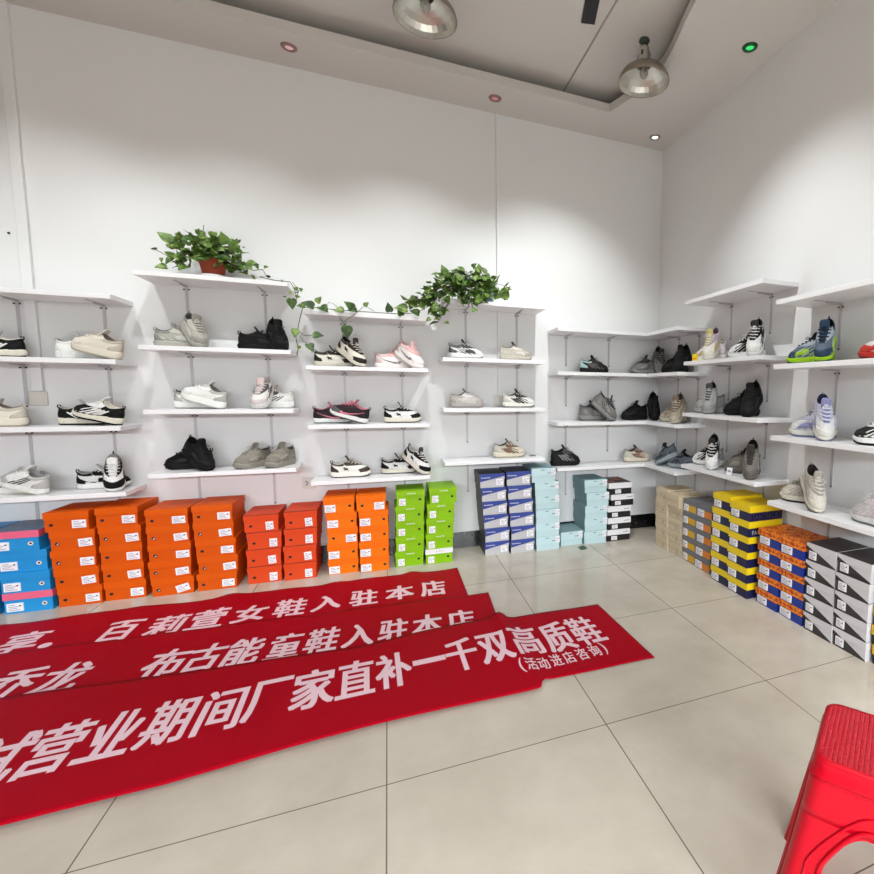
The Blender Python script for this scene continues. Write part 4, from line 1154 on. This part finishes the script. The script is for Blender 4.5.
# plant on the second tall unit, blue pot
rs = random.Random(11)
t = empty('potted_pothos', (-1.66, -.16, 1.982), label='bushy trailing pothos in a blue pot, its vine along the next shelf', cat='potted plant')
m = MB(); m.lathe([(0, 0), (.055, 0), (.072, .12), (.078, .12), (.078, .138), (.07, .138), (.068, .11), (0, .11)], 28); pot = m.build('pot', M_BLUEPOT, t)
m = MB(); m.lathe([(0, .118), (.068, .114)], 20); m.build('soil', M_SOIL, pot)
m = MB(); st = MB()
clusters = [((-.08, -.10, .15), (.15, .07, .085), 84), ((-.25, -.11, .11), (.14, .06, .085), 74), ((-.40, -.12, .0), (.10, .05, .10), 56), ((-.37, -.13, -.13), (.05, .04, .08), 20), ((-.13, -.15, .02), (.11, .04, .08), 44), ((.10, -.06, .10), (.06, .05, .05), 12), ((-.03, -.12, .06), (.06, .02, .04), 18), ((-.52, -.12, -.05), (.08, .04, .04), 14)]
for (c, sp, n) in clusters:
    for k in range(n):
        u = Vector((rs.gauss(0, .5), rs.gauss(0, .5), rs.gauss(0, .5)))
        if u.length > 1.15: u = u.normalized() * 1.15
        p = Vector((c[0] + u.x * sp[0], min(.12, c[1] + u.y * sp[1]), c[2] + u.z * sp[2]))
        if p.x > -.345 and p.y > -.13 and p.z < .012: p.y = -.14 - .02 * rs.random()
        if -.92 < p.x < -.44 and p.y > -.13 and p.z < -.13: p.z = -.13
        if abs(p.x + .0) < .08 and abs(p.y) < .08 and p.z < .14: p.y = -.1
        rnd_leaf(m, p, rs.uniform(.04, .068), ((p.x + .1) * 2, -.5, .2), rs)
        if k % 4 == 0: st.tube([(p.x * .15, p.y * .2, .12), (p.x * .55, p.y * .6 - .02, max(.11, p.z * .6 + .07)), tuple(p)], .0022, 5)
for (x, y, z, sz, d) in ((.12, -.07, .04, .10, (.3, -.2, .75)), (.07, -.09, .03, .07, (-.2, -.3, .7)), (-.05, -.02, .25, .05, (0, -.2, 1)), (-.31, -.1, .17, .075, (-.3, -.2, .9)), (-.51, -.11, -.06, .09, (-1, -.3, .15)), (-.58, -.11, -.10, .09, (-1, -.3, .1))):
    leaf(m, (x, y, z), d, (.1, -.9, .4), sz, 0)
st.tube([(-.02, 0, .12), (-.01, -.01, .22), (.0, -.02, .27)], .002, 5)
# vine lying on the lower unit's top board, then over its far end
zb = 1.835 - 1.982
vine = [(-.3, -.11, .06), (-.42, -.12, -.06), (-.52, -.12, -.12), (-.63, -.112, zb + .012), (-.76, -.108, zb + .012), (-.92, -.108, zb + .012), (-1.05, -.108, zb + .014), (-1.2, -.105, zb + .02), (-1.238, -.1, zb + .012), (-1.255, -.1, zb - .05), (-1.275, -.1, zb - .14), (-1.285, -.1, zb - .19), (-1.275, -.1, zb - .26), (-1.285, -.1, zb - .3)]
st.tube(vine, .003, 6)
st.tube([(-1.275, -.1, zb - .14), (-1.23, -.11, zb - .17), (-1.18, -.115, zb - .17)], .002, 5)
st.tube([(-1.275, -.1, zb - .15), (-1.24, -.11, zb - .21), (-1.21, -.115, zb - .23)], .002, 5)
st.tube([(-.9, -.115, zb + .012), (-.93, -.128, zb - .02), (-.985, -.13, zb - .06), (-.975, -.13, zb - .1)], .002, 5)
st.tube([(-.9, -.11, zb + .013), (-.86, -.13, zb + .05), (-.80, -.125, zb + .02)], .0018, 5)
st.tube([(-1.1, -.11, zb + .014), (-1.08, -.12, zb + .06), (-1.05, -.12, zb + .05), (-1.02, -.12, zb + .02)], .0016, 5)
for (x, y, z, sz, d) in ((-1.17, -.12, .02, .075, (-.8, -.4, .35)), (-1.13, -.125, .025, .08, (.5, -.6, -.35)), (-1.22, -.12, .02, .05, (-.9, -.2, .1)), (-1.15, -.12, .05, .05, (.4, -.3, .6)),
                         (-.93, -.125, .02, .075, (-.5, -.3, .5)), (-.95, -.13, .02, .07, (.6, -.6, -.2)), (-.99, -.12, .01, .06, (-1, -.2, .0)), (-.70, -.125, .02, .065, (-.1, -.3, .9)), (-.62, -.12, .0, .065, (-.3, -.3, .8)),
                         (-.5, -.12, .02, .07, (-.9, -.3, .3)), (-.86, -.12, .05, .04, (.6, -.1, .6)),
                         (-1.28, -.11, -.13, .06, (-.2, -.3, -1)), (-1.18, -.115, -.17, .065, (1, -.3, .1)), (-1.21, -.115, -.225, .065, (.4, -.5, -.8)), (-1.265, -.11, -.24, .03, (-.3, -.3, -.9))):
    leaf(m, (x, y, zb + z), d, (.15, -.9, .45), sz, 1 if sz > .06 else 0)
leaf(m, (-.975, -.132, zb - .095), (.05, -.05, -1), (.1, -1, .1), .085, 1)
m.build('foliage', [M_LEAF, M_LEAF2], t); st.build('stem', M_STEM, t)


# ------------------------------------------------------------------ banners on the floor
def red_cloth():
    m_ = bpy.data.materials.new('red_banner_cloth'); m_.use_nodes = True
    nt = m_.node_tree; b = nt.nodes['Principled BSDF']
    b.inputs['Base Color'].default_value = (lin(166), lin(0), lin(24), 1); b.inputs['Roughness'].default_value = .6
    b.inputs['Specular IOR Level'].default_value = .08; b.inputs['Sheen Weight'].default_value = 0
    tc = nt.nodes.new('ShaderNodeTexCoord')
    n = nt.nodes.new('ShaderNodeTexNoise'); n.inputs['Scale'].default_value = 7; n.inputs['Detail'].default_value = 4
    mp = nt.nodes.new('ShaderNodeMapping'); mp.inputs['Scale'].default_value = (1.0, .35, 1)
    nt.links.new(tc.outputs['Object'], mp.inputs[0]); nt.links.new(mp.outputs[0], n.inputs['Vector'])
    bp = nt.nodes.new('ShaderNodeBump'); bp.inputs['Strength'].default_value = .35; bp.inputs['Distance'].default_value = .02
    nt.links.new(n.outputs['Fac'], bp.inputs['Height']); nt.links.new(bp.outputs['Normal'], b.inputs['Normal'])
    return m_


M_RED = red_cloth()
M_LET = mat('white_banner_print', (238, 206, 216), .6)


def banner(label, org, ang, s0, s1, tlo, thi, zf, lines, ds=.025):
    """org: corner point, ang: direction of the writing, zf(s, t) height, tlo / thi (s) lower and upper edges"""
    e1 = Vector((math.cos(ang), math.sin(ang), 0)); e2 = Vector((-math.sin(ang), math.cos(ang), 0)); o3 = Vector((org[0], org[1], 0))
    W3 = lambda s, t, dz=0: o3 + e1 * s + e2 * t + Vector((0, 0, zf(s, t) + dz))
    root = empty('cloth_banner', o3, label=label, cat='banner', group='red banners laid on the floor')
    n = int((s1 - s0) / ds); k = 26
    vs = []
    for i in range(n + 1):
        s = s0 + (s1 - s0) * i / n
        for j in range(k + 1):
            t = tlo(s) + (thi(s) - tlo(s)) * j / k
            vs.append(W3(s, t) - o3)
    m = MB(); m.add(vs, [(i * (k + 1) + j, (i + 1) * (k + 1) + j, (i + 1) * (k + 1) + j + 1, i * (k + 1) + j + 1) for i in range(n) for j in range(k)], 0, True)
    c = m.build('cloth', M_RED, root)
    sm = c.modifiers.new('thickness', 'SOLIDIFY'); sm.thickness = .0012; sm.offset = -1
    m = MB()
    for (ch, sc, tcn, w, h, bold) in lines:
        v2, fs = text_poly(ch, w, h, bold, .03)
        m.add([W3(sc - w / 2 + a, tcn - h / 2 + b, .0016 + .00012 * (8 * i // max(1, len(v2))) * .6) - o3 for i, (a, b) in enumerate(v2)], fs, 0, False)
    m.build('lettering', M_LET, root)
    return root


wob = lambda s, a, f, p: a * math.sin(f * s + p)
BB = .034
# rearmost banner
R1 = [('享', -2.20, -.305, .17, .25, BB), ('.', -2.07, -.385, .05, .06, 0), ('百', -1.80, -.335, .155, .25, BB), ('莉', -1.593, -.335, .165, .25, BB), ('萱', -1.408, -.335, .17, .25, BB), ('女', -1.207, -.335, .165, .23, BB), ('鞋', -1.008, -.335, .165, .25, BB * .8),
      ('入', -.816, -.335, .16, .22, BB), ('驻', -.61, -.335, .16, .24, BB), ('本', -.402, -.335, .17, .23, BB), ('店', -.197, -.335, .16, .25, BB)]
zf1 = lambda s, t: .004 + .014 * max(0, math.sin(13 * s + 2 * t + .8 * math.sin(3 * s))) ** 4 * max(0, 1 - abs(t + .05) * 2.2) * (1 if s > -1.6 else max(0, 1 - (-1.6 - s) * 3)) + .0022 * (1 + math.sin(17 * s - 3 * t))
banner('rearmost red banner with white Chinese lettering, closest to the shoe boxes', (-1.947, -.481), 0.0, -3.6, 0.0, lambda s: -.80 + 0 * s, lambda s: .012 * math.sin(9 * s) - .012, zf1, R1)
# middle banner
R2 = [('乔', -2.10, -.345, .165, .27, BB), ('龙', -1.925, -.345, .165, .27, BB), ('布', -1.553, -.345, .16, .27, BB), ('古', -1.397, -.345, .15, .27, BB), ('能', -1.238, -.345, .155, .27, BB), ('童', -1.06, -.345, .15, .27, BB), ('鞋', -.895, -.345, .155, .27, BB * .8),
      ('入', -.722, -.345, .15, .25, BB), ('驻', -.553, -.345, .15, .27, BB), ('本', -.378, -.345, .16, .26, BB), ('店', -.20, -.345, .15, .27, BB)]
zf2 = lambda s, t: .0100 + .0020 * (1 + math.sin(14 * s - 2 * t)) + .003 * max(0, math.sin(21 * s)) ** 2 * max(0, 1 - abs(t) * 4) + (.004 if False else 0)
banner('middle red banner with its lettering half covered by the front one', (-1.82, -1.028), R(-2.98), -3.7, 0.0, lambda s: -.70, lambda s: .004 * math.sin(8 * s), zf2, R2)
# front banner with a pleat near its right end
R3 = [('试', -1.86, .355, .16, .30, BB), ('营', -1.706, .362, .145, .30, BB), ('业', -1.548, .370, .148, .29, BB), ('期', -1.390, .380, .146, .30, BB), ('间', -1.222, .382, .145, .30, BB), ('厂', -1.066, .392, .155, .29, BB), ('家', -.901, .395, .165, .30, BB),
      ('直', -.737, .405, .155, .30, BB), ('补', -.579, .410, .155, .30, BB), ('一', -.42, .425, .15, .045, .02), ('千', -.268, .422, .15, .30, BB), ('双', -.105, .420, .16, .29, BB), ('高', .062, .440, .15, .31, BB), ('质', .228, .420, .15, .31, BB), ('鞋', .392, .420, .16, .31, BB * .8),
      ('(', -.03, .195, .02, .12, .02), ('活', .018, .198, .055, .105, .02), ('动', .078, .198, .052, .105, .02), ('进', .146, .203, .055, .105, .02), ('店', .212, .203, .056, .105, .02), ('咨', .283, .205, .056, .105, .02), ('询', .352, .207, .055, .105, .02), (')', .405, .208, .02, .12, .02)]


def lo3(s):
    if s > .03: return .067 - .06 * max(0, s - .03)
    if s > .0: return .067 * s / .03
    return .034 * math.sin(PI * min(1, max(0, -s / 1.3))) * (1 if s > -1.3 else 0) + (0 if s > -1.3 else .0)


def hi3(s):
    if s > .03: return .73 - .075 * (s - .03)
    if s > -.35: return .742 + .02 * math.exp(-((s - .0) / .05) ** 2)
    if s > -.75: return .72 + .022 * math.cos((s + .35) / .4 * PI)
    return .698 - .10 * (s + .75) - (.0 if s > -2.1 else .02 * (s + 2.1))


def zf3(s, t):
    base = .0150 + .0018 * (1 + math.sin(7 * s + 3 * t)) + .002 * max(0, math.sin(5 * s + 6 * t)) ** 3
    right = .0035 + .0010 * (1 + math.sin(16 * s + 5 * t))
    k = min(1, max(0, (s + .01) / .10)); k = k * k * (3 - 2 * k)
    z = base * (1 - k) + right * k
    hgt = .002 + .015 * max(0, t) / .72
    return z + hgt * math.exp(-((s + .012 - .01 * t) / .034) ** 2)


banner('front red banner with the largest white lettering, pleated near its right end', (-1.801, -2.142), R(2.03), -3.7, .60, lo3, hi3, zf3, R3, .018)


# ------------------------------------------------------------------ red plastic stool
def stool():
    M_PL = mat('red_plastic', (198, 0, 30), .32, spec=.35)
    ms = bpy.data.materials.new('red_plastic_woven'); ms.use_nodes = True
    nt = ms.node_tree; b = nt.nodes['Principled BSDF']; b.inputs['Base Color'].default_value = (lin(196), lin(4), lin(34), 1); b.inputs['Roughness'].default_value = .35
    tc = nt.nodes.new('ShaderNodeTexCoord'); br = nt.nodes.new('ShaderNodeTexBrick'); br.inputs['Scale'].default_value = 34; br.inputs['Mortar Size'].default_value = .09; br.inputs['Mortar Smooth'].default_value = 1.0
    br.inputs['Brick Width'].default_value = .62; br.inputs['Row Height'].default_value = .36
    br.inputs['Color1'].default_value = (1, 1, 1, 1); br.inputs['Color2'].default_value = (.8, .8, .8, 1); br.inputs['Mortar'].default_value = (0, 0, 0, 1)
    mpp = nt.nodes.new('ShaderNodeMapping'); mpp.inputs['Rotation'].default_value = (0, 0, 0); nt.links.new(tc.outputs['Object'], mpp.inputs[0]); nt.links.new(mpp.outputs[0], br.inputs['Vector'])
    bp = nt.nodes.new('ShaderNodeBump'); bp.inputs['Strength'].default_value = .6; bp.inputs['Distance'].default_value = .003
    nt.links.new(br.outputs['Color'], bp.inputs['Height']); nt.links.new(bp.outputs['Normal'], b.inputs['Normal'])
    Hs = .470
    t = empty('plastic_stool', (-1.3165, -3.339, 0), (0, 0, R(34.6)), 'red plastic stool with a woven-patterned seat, cut by the right picture edge', 'stool')

    def rr(hx, hy, rad, n=6):
        pts = []
        for (sx, sy, a0) in ((1, 1, 0), (-1, 1, PI / 2), (-1, -1, PI), (1, -1, 3 * PI / 2)):
            for k in range(n + 1):
                a = a0 + PI / 2 * k / n
                pts.append((sx * (hx - rad) + rad * math.cos(a), sy * (hy - rad) + rad * math.sin(a)))
        return pts
    hx, hy = .128, .134
    # seat: top plate, rolled edge and skirt
    m = MB()
    prof = [(-.010, 0.0), (-.004, -.0015), (-.001, -.005), (.0, -.010), (.0015, -.030), (.006, -.034), (.007, -.040)]
    rings = [[(x, y, Hs + dz) for x, y in rr(hx + o, hy + o, .035)] for o, dz in prof]
    n = len(rings[0])
    vs = [p for r in rings for p in r]
    m.add(vs, [(i * n + k, i * n + (k + 1) % n, (i + 1) * n + (k + 1) % n, (i + 1) * n + k) for i in range(len(rings) - 1) for k in range(n)], 0, True)
    m.add([(x, y, z - .001) for x, y, z in rings[0]], [tuple(range(n))], 1)
    m.build('seat', [M_PL, ms], t)
    # shell: four sides with an arch cut into each; wv runs from skirt (0) to floor (1)
    zt = Hs - .038

    def side_pt(q, u, wv, out=0.0):
        """q side index, u in [-1, 1] along the side, wv down the side"""
        flare = .082 * wv ** 1.15
        hx2, hy2 = hx + .004 + flare, hy + .004 + flare
        half = hy2 if q % 2 == 0 else hx2
        dist = hx2 if q % 2 == 0 else hy2
        rad = .03
        a = u * half
        dd = dist
        e = abs(a) - (half - rad)
        if e > 0:
            f = min(1, e / rad)
            dd = dist - rad * (1 - math.sqrt(max(0, 1 - min(.9999, (f * .7071)) ** 2))) ; a = math.copysign(half - rad + rad * min(f, 1) * .7071, a)
        dd += out
        z = zt * (1 - wv)
        p = (dd, a) if q == 0 else (-a, dd) if q == 1 else (-dd, -a) if q == 2 else (a, -dd)
        return (p[0], p[1], z)
    w0 = .22
    arch = lambda wv: 0.0 if wv <= w0 else (.56 * min(1, ((wv - w0) / .22)) ** .42 if wv < w0 + .22 else .56 + .02 * (wv - w0 - .22))
    # apron above the arches
    m = MB()
    for q in range(4):
        nu, nw = 24, 5
        vs = [side_pt(q, -1 + 2 * i / nu, w0 * j / nw) for i in range(nu + 1) for j in range(nw + 1)]
        m.add(vs, [(i * (nw + 1) + j, (i + 1) * (nw + 1) + j, (i + 1) * (nw + 1) + j + 1, i * (nw + 1) + j + 1) for i in range(nu) for j in range(nw)], 0, True)
    o = m.build('apron', M_PL, t); sm = o.modifiers.new('thickness', 'SOLIDIFY'); sm.thickness = .004; sm.offset = -1
    # legs: the corner between two arches, one object each
    for q in range(4):
        m = MB(); rowsw = [w0 + (1 - w0) * (k / 26) ** 1.6 for k in range(27)]
        for (side, sg) in ((q, 1), ((q + 1) % 4, -1)):
            nu = 10; vs = []
            for wv in rowsw:
                a = arch(wv)
                for i in range(nu + 1):
                    u = sg * (a + (1 - a) * i / nu)
                    vs.append(side_pt(side, u, wv))
            m.add(vs, [(j * (nu + 1) + i, j * (nu + 1) + i + 1, (j + 1) * (nu + 1) + i + 1, (j + 1) * (nu + 1) + i) for j in range(len(rowsw) - 1) for i in range(nu)], 0, True)
        o = m.build('leg', M_PL, t); sm = o.modifiers.new('thickness', 'SOLIDIFY'); sm.thickness = .003; sm.offset = -1
    # moulded ribs running up one leg, over the arch and down the next
    for q in range(4):
        m = MB()
        for off, rad in ((.04, .0055), (.2, .004)):
            half = []
            for k in range(30):
                wv = w0 + (1 - w0) * (k / 29) ** 1.7
                a = arch(wv)
                g = min(1, (wv - w0) / .10)
                half.append((min(.95, a + off * g), max(.03, wv - (1 - g) * (.02 + off * .42))))
            path = [side_pt(q, -u, w_, .001) for u, w_ in half[::-1]] + [side_pt(q, u, w_, .001) for u, w_ in half[1:]]
            m.tube(path, rad, 6)
        m.tube([side_pt(q, -.97 + 1.94 * k / 20, .02, .001) for k in range(21)], .0022, 6)
        m.build('rib', M_PL, t)


stool()
